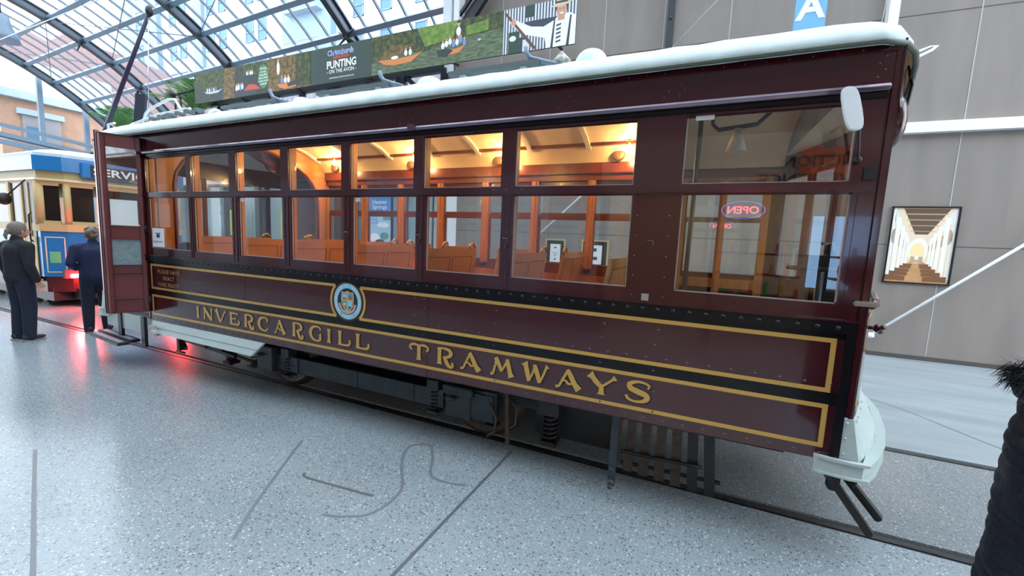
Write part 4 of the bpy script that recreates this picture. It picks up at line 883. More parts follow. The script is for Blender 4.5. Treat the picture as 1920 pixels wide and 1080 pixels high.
# folding step
g = MB(); g.beam((-3.38, -.06, .305), (-2.56, -.13, .305), .10, .03); g.beam((-3.50, .06, .305), (-2.62, .0, .305), .10, .03); stp = g.build('folding_step', BLACKI, tr)
g = MB(); g.beam((-3.36, -.065, .322), (-2.60, -.13, .322), .05, .006); g.beam((-3.46, .055, .322), (-2.66, .0, .322), .045, .006); g.build('step_tread', P('worn aluminium tread', (.45, .50, .58), .35, metal=.6), stp)
for x, y in ((-2.95, .02), (-2.36, -.02)):
    g = MB(); g.beam((x, y, .28), (x, y, .62), .07, .03); g.build('step_hanger', BLACKI, stp)
g = MB(); g.box(-2.16, -2.06, -.07, -.04, .44, .56); g.build('step_lever', P('chipped white casting', (.55, .5, .47), .5, var=.5, scale=30), tr)
# underframe and truck
g = MB(); g.box(-3.1, 3.8, .30, .42, .47, .60); g.box(-3.1, 3.8, 2.02, 2.14, .47, .60); 
for x in (-2.4, -1.2, .1, 1.0, 2.2, 3.2): g.box(x-.06, x+.06, .42, 2.02, .48, .60)
g.box(XL, 3.95, .03, 2.41, .602, .640); g.build('underframe', BLACKI, tr)
g = MB(); g.box(XL+.02, 3.97, .035, 2.405, .645, .70); g.build('saloon_floor', TDARK, tr)
tk = MB()
for y in (.30, 2.06):
    tk.box(-.66, 1.42, y, y+.06, .235, .39)
    for x in (-.30, .48, 1.12): tk.box(x-.006, x+.006, y-.006, y, .235, .39)
    for x in (-.55, -.50, -.44, -.38, .78, .85, .92, 1.0): tk.rivet(x, y-.002, .30, .013)
tk.box(-.66, 1.42, .36, 2.06, .30, .36)
truck = tk.build('truck_frame', IRON, tr, bevel=.006)
for cx in (-.62, 1.72):
    for y, sd in ((.50, -1), (1.94, 1)):
        g = MB(); rs = [(.36, -.03), (.36, -.015), (.335, 0), (.325, .05), (.29, .055), (.27, .02), (.12, .015), (.10, .06), (.0001, .06)]
        g.loft([[(cx+r*math.cos(a), y-sd*-.0+ (h*sd), .335+r*math.sin(a)*.93) for a in [2*PI*j/32 for j in range(32)]] for r, h in rs], cap=True); g.build('wheel', RUST, tr)
    g = MB(); g.tube([(cx, .4, .335), (cx, 2.05, .335)], .05, 10); g.build('axle', BLACKI, tr)
def journal(cx, y):
    g = MB(); g.box(cx-.13, cx+.11, y-.02, y+.14, .21, .44); g.box(cx-.15, cx+.13, y-.035, y+.12, .40, .47); g.tube([(cx-.12, y-.03, .36), (cx-.02, y-.05, .38)], .02); o = g.build('axle_box', IRON, tr, bevel=.02)
    for dx in (-.27, .27):
        g = MB(); p = [(cx+dx+.038*math.cos(k*PI/4), y+.05+.038*math.sin(k*PI/4), .20+k*.0042) for k in range(44)]; g.tube(p, .008, 5); g.build('coil_spring', BLACKI, o)
        g = MB(); g.box(cx+dx-.055, cx+dx+.055, y-.0, y+.10, .385, .47); g.box(cx+dx-.05, cx+dx+.05, y, y+.1, .185, .2); g.build('spring_cap', IRON, o)
for cx in (-.72, 1.60): journal(cx, .27); journal(cx, 2.03)
g = MB(); g.box(1.66, 1.92, .26, .36, .22, .46); g.build('brake_cylinder', IRON, tr, bevel=.02)
for cx in (2.34, -1.45):
    g = MB(); p = [(cx+.05*math.cos(k*PI/4), .36+.05*math.sin(k*PI/4), .17+k*.0045) for k in range(48)]; g.tube(p, .011, 5); g.box(cx-.08, cx+.08, .28, .44, .38, .56); g.tube([(cx, .36, .12), (cx, .36, .4)], .02); g.box(cx-.06, cx+.06, .30, .42, .14, .17); g.build('bolster_spring', BLACKI, tr)
g = MB()
for k in range(6): g.box(1.90+.01*k, 2.30-.01*k, .32, .40, .475-.016*k, .487-.016*k)
g.build('leaf_spring', BLACKI, tr)
g = MB(); g.tube([(1.88, .22, .42), (1.95, .22, .30), (1.93, .24, .18), (1.86, .25, .12)], .010, 6); g.tube([(2.05, .2, .50), (2.12, .2, .42), (2.12, .2, .30), (2.08, .2, .26)], .008, 6); g.beam((2.02, .25, .50), (2.04, .25, .10), .03, .02); g.build('brake_rod', RUST, tr)
g = MB(); g.beam((-2.15, .25, .34), (-1.2, .25, .28), .03, .03); g.beam((-1.9, .15, .40), (-1.5, .15, .38), .06, .04); g.beam((-2.05, .2, .33), (-1.85, .12, .30), .03, .03); g.beam((-1.95, .12, .45), (-1.95, .12, .27), .05, .05); g.box(-1.55, -1.35, .2, .3, .33, .43); g.tube([(-1.95, .08, .27), (-1.80, .08, .27)], .012); g.beam((-2.1, .5, .20), (-.9, .5, .12), .025, .025); g.build('brake_linkage', BLACKI, tr)
g = MB(); g.box(-.5, 1.30, .62, 1.82, .10, .50); g.build('traction_motor', BLACKI, tr, bevel=.03)  # casing made longer to stand in for the dark shade under the tram
g = MB(); g.box(2.15, 2.80, .55, .60, .10, .60); g.box(2.3, 2.7, .62, 1.8, .3, .6); g.build('equipment_box', BLACKI, tr)
g = MB(); g.beam((2.855, .06, .12), (2.855, .06, .60), .012, .045, upv=(1, 0, 0)); g.rivet(2.855, .03, .24, .012); g.sph((2.855, .04, .15), .022); g.sph((2.852, .03, .125), .017); g.build('hanger_strap', IRON, tr)
# slatted lifeguard tray
lg = MB()
lg.beam((2.80, .50, .33), (2.80, 1.95, .33), .03, .03); lg.beam((2.86, .42, .10), (3.50, .42, .12), .02, .02) 
lg.tube([(2.87, .30, .24), (3.38, .30, .26)], .012, 6); lifeg = lg.build('lifeguard', BLACKI, tr)
for k in range(7):
    x0 = 2.85+k*.090; dx = -.035+.014*k
    g = MB(); g.beam((x0+dx*.2, .33, .52), (x0+dx, .33+.0, .10-.006*k), .018, .062, upv=(1, 0, 0)); g.build('slat', RUST if k < 5 else BLACKI, lifeg)
g = MB(); g.box(2.83, 3.44, .30, .36, .52, .60); g.build('slat_rail', BLACKI, lifeg)
# diagonal drop gate at the front corner
dg = MB(); dg.beam((3.93, .12, .53), (4.155, .06, .235), .05, .035); dg.build('drop_arm', BLACKI, tr, bevel=.006); dg = MB(); dg.beam((4.03, .22, .50), (4.215, .14, .285), .05, .035); dg.beam((4.09, .1, .55), (4.09, .16, .42), .02, .02); dg.box(3.97, 4.02, .10, .16, .40, .55); dg.build('drop_arm', BLACKI, tr, bevel=.006)

# interior: ceiling, trims, seats, lamps, bulkheads
CP = [(.10, 2.49), (.13, 2.62), (.26, 2.74), (.5, 2.84), (.85, 2.91), (1.22, 2.935)]
CPF = CP+[(2.44-y, z) for y, z in CP[-2::-1]]
g = MB(); g.loft([[(x, y, z) for y, z in CPF] for x in (-2.22, 3.965)], 0, True, closed=False); g.build('ceiling_lining', CREAM, tr, fix=False)
g = MB(); g.loft([[(x, y, z) for y, z in CPF] for x in (-3.5, -2.225)], 0, True, closed=False); g.build('cab_ceiling', DWOOD, tr, fix=False)
def yfz(z):
    for (a, b), (c, d) in zip(CP, CP[1:]):
        if b <= z <= d: return a+(c-a)*(z-b)/(d-b)
for k in range(9):
    x = -2.15+k*.70
    if x > 3.2: continue
    g = MB(); rings = []
    for y, z in CPF[2:-2]: rings.append([(x-.025, y, z-.004), (x+.025, y, z-.004), (x+.025, y, z-.04), (x-.025, y, z-.04)])
    g.loft(rings, 0, False); g.build('ceiling_rib', CREAMW, tr)
for s in (0, 1):
    def my(y): return y if s == 0 else 2.44-y
    g = MB(); a, b = sorted((my(.09), my(.125))); g.box(-2.2, 2.95, a, b, 2.47, 2.60); g.build('lower_cove_trim', DWOOD, tr, bevel=.006)
    g = MB(); a, b = sorted((my(.27), my(.33))); g.box(-2.2, 2.95, a, b, 2.735, 2.79); g.build('upper_cove_trim', DWOOD, tr, bevel=.006)
    g = MB(); a, b = sorted((my(.09), my(.12))); g.box(-2.2, 2.95, a, b, .7, 1.28); g.build('wainscot', WOOD, tr)
# lamps on the far cove and over the near side
for k in range(4):
    for side in (1, 0):
        if side == 0 and k in (0, 3): continue
        x = (-1.78, -.33, 1.02, 2.50)[k]; y = 2.13 if side else .30; z = 2.69
        t_ = MB(); t_.tube([(x, y, z+.08), (x, y, z+.045)], [.045, .025], 14); lamp = t_.build('ceiling_lamp', BRASS, tr)
        g = MB(); g.sph((x, y, z), .026, 1, 1, 1.25, 12, 8); g.tube([(x, y, z+.02), (x, y, z+.05)], .014, 8); g.build('bulb', BULB, lamp)
        ld = bpy.data.lights.new('warm bulb light', 'POINT'); ld.energy = 9; ld.color = (1, .58, .23); ld.shadow_soft_size = .03
        lo = bpy.data.objects.new('bulb_light', ld); COL.objects.link(lo); lo.location = (x, y-.05 if side else y+.05, z-.06)
        if side:
            q = MB(); q.loft([[(x-.13*1+r*math.cos(a), y+.13+h, z-.03+r*math.sin(a)) for a in [2*PI*j/20 for j in range(20)]] for r, h in ((.072, 0), (.068, -.02), (.05, -.03), (.02, -.03))], 0); q.build('round_vent', P('bronze speaker cover', (.20, .10, .05), .4, metal=.5, bump=.8, scale=60), tr)
for x0, x1 in ((-.7, 1.3), (1.0, 2.4)):
    g = MB(); g.tube([(x0, .5, 2.72), ((x0+x1)/2, .5, 2.62), (x1, .5, 2.76)], .004, 5); g.build('bell_cord', BLACKI, tr)
# seats
SEATX = [2.66, 1.94, 1.22, .50, -.22, -.94, -1.66]
def seat(x, y0, y1):
    ang = .16 if x > .2 else .12
    def bp_(u, z): return x+(z-1.05)*math.tan(ang)+u
    g = MB(); vs = []
    for z in (1.08, 1.56):
        for y in (y0, y1):
            for u in (-.014, .014): vs.append((bp_(u, z), y, z))
    g.add(vs, [(0, 1, 3, 2), (4, 6, 7, 5), (0, 4, 5, 1), (2, 3, 7, 6), (0, 2, 6, 4), (1, 5, 7, 3)])
    st_ = g.build('seat_back', WOODH, tr, bevel=.006)
    g = MB()
    for side in (-1, 1):
        for a, b, z0, z1 in ((y0+.06, (y0+y1)/2-.02, 1.14, 1.49), ((y0+y1)/2+.02, y1-.06, 1.14, 1.49)):
            for y_a, y_b, za, zb_ in ((a, b, z0, z0+.006), (a, b, z1-.006, z1), (a, a+.006, z0, z1), (b-.006, b, z0, z1)):
                u0 = side*.0145
                g.add([(bp_(u0, za), y_a, za), (bp_(u0, za), y_b, za), (bp_(u0, zb_), y_b, zb_), (bp_(u0, zb_), y_a, zb_), (bp_(u0+side*.002, za), y_a, za), (bp_(u0+side*.002, za), y_b, za), (bp_(u0+side*.002, zb_), y_b, zb_), (bp_(u0+side*.002, zb_), y_a, zb_)], [(0, 1, 2, 3), (4, 5, 6, 7), (0, 1, 5, 4), (2, 3, 7, 6)])
    g.build('panel_bead', DWOOD, st_)
    yh = y1 if y0 < 1 else y0
    g = MB(); cx, cz = bp_(0, 1.56), 1.56; d = -1 if y0 < 1 else 1
    g.tube([(cx, yh+d*.11, cz-.01), (cx, yh+d*.10, cz+.035), (cx, yh+d*.05, cz+.05), (cx, yh+d*.01, cz+.02), (cx, yh+d*.0, cz-.03)], .011, 8); g.build('grab_handle', BRASS, st_)
    g = MB(); g.box(x+.02, x+.42, y0, y1, 1.03, 1.075); g.box(x+.06, x+.12, y0+.05, y1-.05, .70, 1.03); g.box(x+.30, x+.36, y0+.05, y1-.05, .70, 1.03); g.build('seat_bench', WOODH, st_, bevel=.008)
for x in SEATX:
    seat(x, .13, .97); seat(x, 1.50, 2.32)
# bulkheads with arched opening
def bulk(x, th=.05):
    g = MB(); half = .96; pts = [(.10, .7), (.10, 2.50), (.14, 2.66), (.3, 2.76), (.6, 2.87), (1.22, 2.93)]
    out = pts+[(2.44-a, b) for a, b in pts[-2::-1]]
    arch = [(1.22+half, .7), (1.22+half, 2.12)]+[(1.22+half*math.cos(t), 2.12+.60*math.sin(t)) for t in [PI*k/14 for k in range(1, 14)]]+[(1.22-half, 2.12), (1.22-half, .7)]
    # left half + right half to avoid concave ngon trouble
    n = len(out); mid = pts; L_ = mid+[(1.22, 2.47)]+[p for p in arch if p[0] < 1.2001][0:]
    aL = sorted([p for p in arch if p[0] < 1.2199], key=lambda p: -p[1])
    polyL = mid+[(1.22, 2.72)]+aL
    g.prism(polyL, 'x', x-th/2, x+th/2); g.prism([(2.44-a, b) for a, b in polyL], 'x', x-th/2, x+th/2)
    o = g.build('bulkhead', WOOD, tr)
    g = MB(); g.tube([(x+th/2, a, b) for a, b in ([(1.22-half, .7), (1.22-half, 2.12)]+[(1.22-half*math.cos(t), 2.12+.60*math.sin(t)) for t in [PI*k/14 for k in range(1, 14)]]+[(1.22+half, 2.12), (1.22+half, .7)])], .022, 8); g.build('arch_moulding', DWOOD, o)
bulk(-2.22); bulk(2.98)
# cab fittings
g = MB(); g.tube([(3.17, .30, .7), (3.19, .30, 2.75)], .014, 8); g.build('cab_pole', BLACKI, tr)
g = MB(); g.tube([(3.25, .5, 2.62), (3.25, .5, 2.44), (3.29, .5, 2.40), (3.5, .5, 2.42), (3.58, .5, 2.50), (3.6, .5, 2.62)], .014, 8); gl_ = g.build('cab_lamp_arm', BLACKI, tr)
g = MB(); g.loft([[(3.40+r*math.cos(a), .5+r*math.sin(a), z) for a in [2*PI*j/16 for j in range(16)]] for r, z in ((.022, 2.40), (.03, 2.36), (.06, 2.26), (.058, 2.26))]); g.build('cone_shade', P('cream cone shade', (.55, .50, .40), .5), gl_)
g = MB(); g.box(3.95, 4.2, .85, 1.15, .70, 1.60); g.box(3.93, 4.22, .82, 1.18, 1.60, 1.64); g.tube([(4.07, 1.0, 1.64), (4.07, 1.0, 1.72)], .03, 10); g.beam((4.0, .93, 1.72), (4.14, 1.08, 1.72), .03, .02); g.build('controller', BLACKI, tr, bevel=.01)
g = MB(); g.tube([(3.9, .45, .7), (3.9, .45, 1.55)], .02, 8); g.tube([(3.9+.16*math.cos(a), .45+.16*math.sin(a), 1.56) for a in [2*PI*k/16 for k in range(17)]], .012, 6); g.beam((3.74, .45, 1.56), (4.06, .45, 1.56), .02, .015); g.build('brake_wheel', BLACKI, tr)
g = MB(); g.box(3.35, 3.65, 1.3, 1.65, 1.05, 1.10); g.tube([(3.5, 1.48, .7), (3.5, 1.48, 1.05)], .03, 8); g.build('driver_stool', P('red stool', (.3, .03, .03), .5), tr)
for x in (3.07, 3.46, 3.85):
    g = MB(); g.box(x-.035, x+.035, 2.36, 2.41, .7, 2.44); g.build('cab_door_post', WOOD, tr, bevel=.004)
for z in (1.30, 2.42):
    g = MB(); g.box(3.07, 3.85, 2.365, 2.40, z-.05, z+.05); g.build('cab_door_rail', WOOD, tr)
for x0, x1, z0, z1 in ((3.105, 3.425, 1.35, 2.37), (3.495, 3.815, 1.35, 2.37), (3.105, 3.425, .75, 1.25), (3.495, 3.815, .75, 1.25)):
    g = MB(); g.box(x0, x1, 2.383, 2.387, z0, z1); g.build('cab_door_glass', TGLASS, tr)
# paper sticker in first window, printed notice
g = MB(); g.box(-2.14, -1.93, .006, .010, 1.42, 1.62); stk = g.build('window_notice', PAPER, tr)
q = Plane((-2.035, .0055, 1.42), (1, 0, 0), (0, 0, 1)); g = MB(); q.rect(g, -.045, .045, .14, .15, .0005); q.rect(g, -.03, .03, .10, .135, .0005); put_text(g, q, 'Heritage Tramway', 0, .055, .03, .0006, width=.17); g.build('notice_print', INK, stk)
for x in (.745, 3.16, -.66):
    g = MB(); z = 1.90 if x < 3 else 2.33; g.box(x, x+(.05 if x < 3 else .09), .011, .014, z-.0, z+.03); g.build('window_sticker', PAPER, tr)
for x, z in ((1.37, 1.63), (2.07, 1.63), (2.98, 1.65), (.67, 1.63)):
    g = MB(); 
    g.tube([(x-.02, -.008, z+.03), (x+.015, -.012, z+.03), (x+.018, -.012, z), (x, -.012, z-.01), (x+.005, -.012, z-.045)], .0035, 6); g.build('window_catch', MAROON, tr)
g = MB(); g.box(2.955, 2.995, -.012, 0, 1.335, 1.375); g.build('catch_plate', STEEL, tr)

# ================================================================ BLUE AND CREAM TRAM
TX, TY = -7.60, 2.10
t2 = thing('tram', 'blue and cream tram standing behind the maroon tram at left, red tail lamp lit', 'tram', (TX-4.5, TY, 0))
FR = [(-.36, -1.15), (-.12, -.86), (0, -.42), (0, .42), (-.12, .86), (-.36, 1.15)]
def fr(off=0): return [(TX+x+off, TY+y*(1+off*.8)) for x, y in FR]
def shell(z0, z1, off, mat, name, x1=-17, pts=None, par=t2, th=.04):
    p = pts or fr(off); a = [(x1, p[0][1])]+p+[(x1, p[-1][1])]
    g = MB(); g.prism(a, 'z', z0, z1); return g.build(name, mat, par)
shell(.60, 1.46, 0, TBLUE, 'lower_body'); shell(.30, .60, -.05, P('dark maroon bumper', (.035, .006, .008), .35), 'bumper'); shell(1.46, 1.60, .015, TCREAM, 'waist_rail'); shell(2.36, 2.60, 0, TCREAM, 'window_head', pts=None); shell(2.40, 2.44, .03, TCREAM2, 'cornice'); shell(2.58, 2.84, .06, TBLUE, 'roof_band'); shell(2.84, 2.90, .02, CANVAS, 'roof_edge')
g = MB(); 
for k, (s_, z) in enumerate(((.98, 2.90), (.9, 2.99), (.7, 3.07), (.4, 3.11))): pass
g.loft([[(x if x < TX-1.5 else TX-1.5+(x-TX+1.5)*s_, TY+(y-TY)*s_, z) for x, y in [(-17, TY-1.15)]+fr(.02)+[(-17, TY+1.15)]] for s_, z in ((.98, 2.90), (.88, 2.97), (.66, 3.04), (.3, 3.07))], 0, False); g.build('roof', CANVAS, t2)
# posts and dark glass of windows
pp = fr(0)
for i, w in ((0, .17), (1, .10), (2, .05), (3, .05), (4, .10), (5, .17)):
    x, y = pp[i]; g = MB(); g.tube([(x-w*.4, y+(w*.35 if i < 3 else -w*.35), 1.58), (x-w*.4, y+(w*.35 if i < 3 else -w*.35), 2.38)], w*.55, 10, smooth=True); g.build('corner_post', TCREAM, t2)
DG = P('dark tram glass', (.02, .013, .010), .15, spec=.2)
for i in range(5):
    a = Vector((*pp[i], 0)); b = Vector((*pp[i+1], 0)); d = (b-a).normalized(); a2 = a+d*.07-Vector((.05, 0, 0)); b2 = b-d*.07-Vector((.05, 0, 0))
    g = MB(); g.beam(a2+Vector((0, 0, 1.98)), b2+Vector((0, 0, 1.98)), .015, .74); wdw = g.build('window', DG, t2)
    g = MB(); 
    for z in (1.63, 2.34): g.beam(a2+Vector((.02, 0, z)), b2+Vector((.02, 0, z)), .03, .06)
    g.build('window_frame', TCREAM, wdw)
g = MB(); g.box(-17, TX-1.1, TY-1.14, TY-1.09, 1.58, 2.38); g.build('side_glass', DG, t2)
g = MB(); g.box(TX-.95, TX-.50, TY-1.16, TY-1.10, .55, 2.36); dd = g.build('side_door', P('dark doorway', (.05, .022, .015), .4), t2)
g = MB(); g.box(TX-1.02, TX-.94, TY-1.18, TY-1.10, .4, 2.38); g.box(TX-.74, TX-.68, TY-1.175, TY-1.12, .5, 2.36); g.box(TX-.94, TX-.50, TY-1.175, TY-1.12, .5, 1.35); g.build('door_leaf', TCREAM, t2)
for k in range(9):
    g = MB(); x = TX-1.6-k*.95; g.box(x-.05, x+.05, TY-1.17, TY-1.12, 1.58, 2.38); g.build('side_post', TCREAM, t2)
# cream outline on the dash facet
a = Vector((*pp[0], 0)); b = Vector((*pp[1], 0)); d = (b-a).normalized(); nn = Vector((d.y, -d.x, 0)); q = Plane(a+nn*.003, d, (0, 0, 1)); g = MB(); Ld = (b-a).length
for u0, u1, z0, z1 in ((.05, Ld-.05, .68, .698), (.05, Ld-.05, 1.34, 1.358), (.05, .066, .68, 1.358), (Ld-.066, Ld-.05, .68, 1.358)): q.rect(g, u0, u1, z0, z1, .003)
g.build('cream_lining', TCREAM2, t2)
g = MB(); q.rect(g, .10, .25, .86, 1.08, .004); g.build('hivis_reflection', P('hi-vis reflection green', (.10, .45, .22), .5), t2)  # green patch painted on for a hi-vis reflection in the dash
g = MB(); g.box(TX+.0, TX+.09, TY-.68, TY+.60, 2.50, 2.78); ds = g.build('destination_box', TBLUE, t2, bevel=.01)
g = MB(); g.box(TX+.09, TX+.10, TY-.56, TY+.48, 2.53, 2.75); g.build('blind', P('black blind', (.02, .025, .03), .4), ds)
q = Plane((TX+.1005, TY-.04, 0), (0, 1, 0), (0, 0, 1)); g = MB(); put_text(g, q, 'SERVICE', 0, 2.64, .20, .002, width=.96, bold=.02); g.build('blind_lettering', PAPER, ds)
g = MB(); g.box(TX-.12, TX+.0, TY-.98, TY-.50, .58, .74); g.build('lamp_board', P('maroon lamp board', (.10, .01, .012), .4), t2)
g = MB(); g.box(TX+.0, TX+.04, TY-.92, TY-.64, .59, .66); tl = g.build('tail_lamp', REDL, t2, bevel=.01); g = MB(); g.box(TX+.04, TX+.045, TY-.90, TY-.66, .605, .645); g.build('lamp_core', REDC, tl)
for o_ in [c for c in COL.objects if c.name.startswith(('lamp_board', 'tail_lamp'))]:
    if o_.parent == t2:
        d_ = o_.copy(); COL.objects.link(d_); d_.location = (o_.location.x, -o_.location.y, o_.location.z)
        for c_ in o_.children:
            e_ = c_.copy(); COL.objects.link(e_); e_.parent = d_
ld = bpy.data.lights.new('tail lamp glow', 'POINT'); ld.energy = 30; ld.color = (1, .04, .04); ld.shadow_soft_size = .10
lo = bpy.data.objects.new('tail_lamp_light', ld); COL.objects.link(lo); lo.location = (TX+.20, TY-.78, .60)
lo2 = lo.copy(); COL.objects.link(lo2); lo2.location = (TX+.20, TY+.78, .60)
g = MB(); g.box(-16.5, TX-.35, TY-1.05, TY+1.05, .12, .38); g.box(TX-.5, TX-.02, TY-.8, TY+.8, .16, .36); g.build('underframe', BLACKI, t2)
for x in (-9.0, -10.9):
    g = MB(); g.tube([(x, TY-.85, .33), (x, TY-.75, .33)], .33, 24); g.build('wheel', RUST, t2)
g = MB(); g.tube([(TX-.55, TY-1.19, 1.25), (TX-.57, TY-1.22, 1.3), (TX-.57, TY-1.22, 1.75), (TX-.55, TY-1.19, 1.8)], .012, 6); g.build('grab_rail', BLACKI, t2)
g = MB(); g.sph((TX-.75, TY-1.45, 2.02), .10, .5, 1, 1.1); g.tube([(TX-.75, TY-1.40, 2.1), (TX-.65, TY-1.2, 2.4)], .012, 6); g.build('mirror', BLACKI, t2)
# trolley pole with wheel, ropes
tp0 = Vector((-8.72, 2.1, 3.12)); tp1 = Vector((-6.43, 2.1, 5.55))
g = MB(); g.tube([tp0, tp1], [.05, .03], 10); pole = g.build('trolley_pole', P('dark purple pole', (.03, .02, .06), .4), t2)
g = MB(); g.sph(tp1+Vector((.03, 0, .06)), .10, .7, .6, 1); g.build('trolley_wheel', BLACKI, pole)
g = MB(); g.tube([tp1, tp1+Vector((-.02, -.05, -1.2)), tp1+Vector((.0, -.1, -2.45))], .008, 5); g.build('trolley_rope', STEEL, pole)
g = MB(); g.sph(tp0, .12, 1, 1, .6); g.build('pole_base', BLACKI, t2)
g = MB(); x = -7.75; g.tube([(x, 2.1, 3.1), (x, 2.1, 3.50)], .03, 8); g.tube([(x, 1.93, 3.44), (x, 1.98, 3.52), (x, 2.1, 3.55), (x, 2.22, 3.52), (x, 2.27, 3.44)], .02, 6); g.tube([(x, 1.9, 3.06), (x, 1.96, 3.28), (x, 2.24, 3.28), (x, 2.3, 3.06)], .02, 6); g.build('roof_fork', BLACKI, t2)
g = MB(); g.box(-8.35, -8.1, 2.0, 2.25, 3.02, 3.18); g.build('roof_box', ARCHD, t2)

# ================================================================ PALMS
def palm(x, y, zc, H, label, seed):
    random.seed(seed); t = thing('palm_tree', label, 'palm', (x, y, 0))
    g = MB(); g.tube([(x+.04*math.sin(k), y, zc*k/8) for k in range(9)], [.13-.004*k for k in range(9)], 10); g.build('trunk', RUST, t)
    fm = P('palm green', (.10, .24, .07), .5, var=.5, scale=20)
    for f in range(13):
        a = 2*PI*f/13+random.uniform(-.2, .2); el = random.uniform(.75, 1.45); L_ = H*random.uniform(.8, 1.1); g = MB(); pts = []
        for k in range(11):
            s_ = k/10; r = L_*s_*math.cos(el)*(1+.3*s_); z = L_*(math.sin(el)*s_-.42*s_*s_); pts.append(Vector((x+r*math.cos(a), y+r*math.sin(a), zc+z)))
        g.tube(pts, [.018-.0013*k for k in range(11)], 5)
        for k in range(2, 36):
            s_ = k/36*10; i = min(int(s_), 9); p = pts[i].lerp(pts[i+1], s_-i); d = (pts[i+1]-pts[i]).normalized(); side = d.cross(Vector((0, 0, 1))).normalized()
            ll = H*.30*math.sin(PI*min(.98, .12+k/36*.85))+.05
            for sg_ in (-1, 1):
                tip = p+(side*sg_*.75+d*.6+Vector((0, 0, -.15+random.uniform(-.1, .1)))).normalized()*ll; w = d*.009
                g.add([p-w, p+w, p.lerp(tip, .6)+w*.8+Vector((0, 0, .01)), tip], [(0, 1, 2, 3)])
        g.build('frond', fm, t, fix=False)
palm(-11.1, 5.4, 5.15, 1.45, 'feathery palm with tall fronds left of the punting banner', 3)
palm(-15.4, 5.4, 4.9, 1.3, 'smaller palm above the open maroon door, left of black board', 5)

# ================================================================ BUILDINGS BEYOND THE GLASS
bd = thing('building', 'tall white apartment building with pale windows seen through the canopy glass', 'building', (-30, 24, 0))
g = MB(); g.box(-56, -5, 22, 34, 0, 34); g.build('wall', BWHITE, bd)
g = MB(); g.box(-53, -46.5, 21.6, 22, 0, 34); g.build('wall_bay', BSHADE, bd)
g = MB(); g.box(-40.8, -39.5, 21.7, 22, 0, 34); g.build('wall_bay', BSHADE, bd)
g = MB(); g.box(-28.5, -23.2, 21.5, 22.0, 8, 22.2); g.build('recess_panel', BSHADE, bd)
for z in (9, 12.2, 15.4, 18.6, 21.8):
    g = MB(); g.box(-27.6, -24.0, 20.9, 21.5, z, z+.12)
    for k in range(14): g.box(-27.5+k*.26, -27.46+k*.26, 20.92, 20.96, z+.1, z+1.0)
    g.box(-27.6, -24, 20.9, 20.97, z+1.0, z+1.06); g.build('balcony', BWHITE, bd)
for fl in range(8):
    z = 5.2+3.15*fl
    for x in (-49.5, -44.5, -42.9, -38.6, -36.9, -33.2, -31.6, -20.9, -18.3, -15.2, -11.5, -8.2):
        if z > 30: continue
        y = 21.6 if x < -46.5 else 22
        g = MB(); 
        for a, b, c_, d_ in ((x-.5, x+.5, z, z+.06), (x-.5, x+.5, z+1.84, z+1.9), (x-.5, x-.44, z, z+1.9), (x+.44, x+.5, z, z+1.9), (x-.5, x+.5, z+.75, z+.81)): g.box(a, b, y-.08, y+.0, c_, d_)
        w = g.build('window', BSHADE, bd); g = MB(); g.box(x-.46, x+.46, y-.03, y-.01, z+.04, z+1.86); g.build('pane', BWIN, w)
bp_ = thing('building', 'pinkish grey brick building with sloping roofline beyond the canopy, upper left', 'building', (-38, 14, 0))
g = MB(); g.prism([(7.2, 0), (19.5, 0), (19.5, 13.0), (15, 13.6), (12.4, 13.6), (11.3, 14.1), (10.2, 12.9), (9.4, 13.2), (8.1, 12.4), (7.2, 12.2)], 'x', -42, -35); g.build('wall', PINK, bp_)
for y in (10.5, 12.6, 14.7, 16.6):
    for z in (4.5, 8.2):
        g = MB(); g.box(-35.05, -34.95, y-.55, y+.55, z, z+1.9); w = g.build('window', BSHADE, bp_); g = MB(); g.box(-34.96, -34.93, y-.45, y+.45, z+.1, z+1.8); g.build('pane', BWIN, w)
bq = thing('building', 'peach rendered building with cornice and white-lintel window behind the blue tram', 'building', (-28, 7, 0))
g = MB(); g.box(-31, -25.5, 5.35, 10.6, 0, 7.15); g.build('wall', PEACH, bq)
g = MB(); g.box(-31, -25.2, 5.2, 9.4, 7.15, 7.5); g.box(-31, -25.3, 5.3, 9.2, 7.5, 8.9, 1); g.build('cornice', [BWHITE, P('white grey parapet', (.6, .62, .6), .7)], bq)
g = MB(); g.box(-25.5, -25.3, 5.85, 7.35, 6.5, 6.75); g.build('lintel', BWHITE, bq)
g = MB(); g.box(-25.5, -25.4, 6.0, 7.25, 4.6, 6.5); w = g.build('window', P('grey brown window', (.28, .26, .27), .4), bq); g = MB(); g.box(-25.42, -25.38, 6.1, 6.6, 4.7, 6.0); g.build('pane', BWIN, w)
by = thing('building', 'sunny pale yellow building at far left edge behind glazing bars', 'building', (-38, 4, 0))
g = MB(); g.box(-40, -36.5, -2, 7.1, 0, 10.6); g.build('wall', YELLOWB, by)
for z in (4.6, 6.2, 7.8, 9.4):
    g = MB(); g.box(-36.5, -36.3, -2, 7.1, z, z+.18); g.build('string_course', P('brown string course', (.35, .28, .2), .7), by)
aw = thing('footbridge', 'pale blue steel and glass awning crossing behind the blue tram roof', 'awning', (-17, 4, 3.6))
for dx, z0, n_ in ((0, 4.30, 'upper_beam'), (.0, 4.02, 'middle_beam'), (0, 3.80, 'lower_beam')):
    g = MB(); g.beam((-16+dx, -3, z0+.72), (-16+dx, 8.5, z0-.38), .2, .12 if n_ != 'upper_beam' else .09); g.build(n_, PURL, aw)
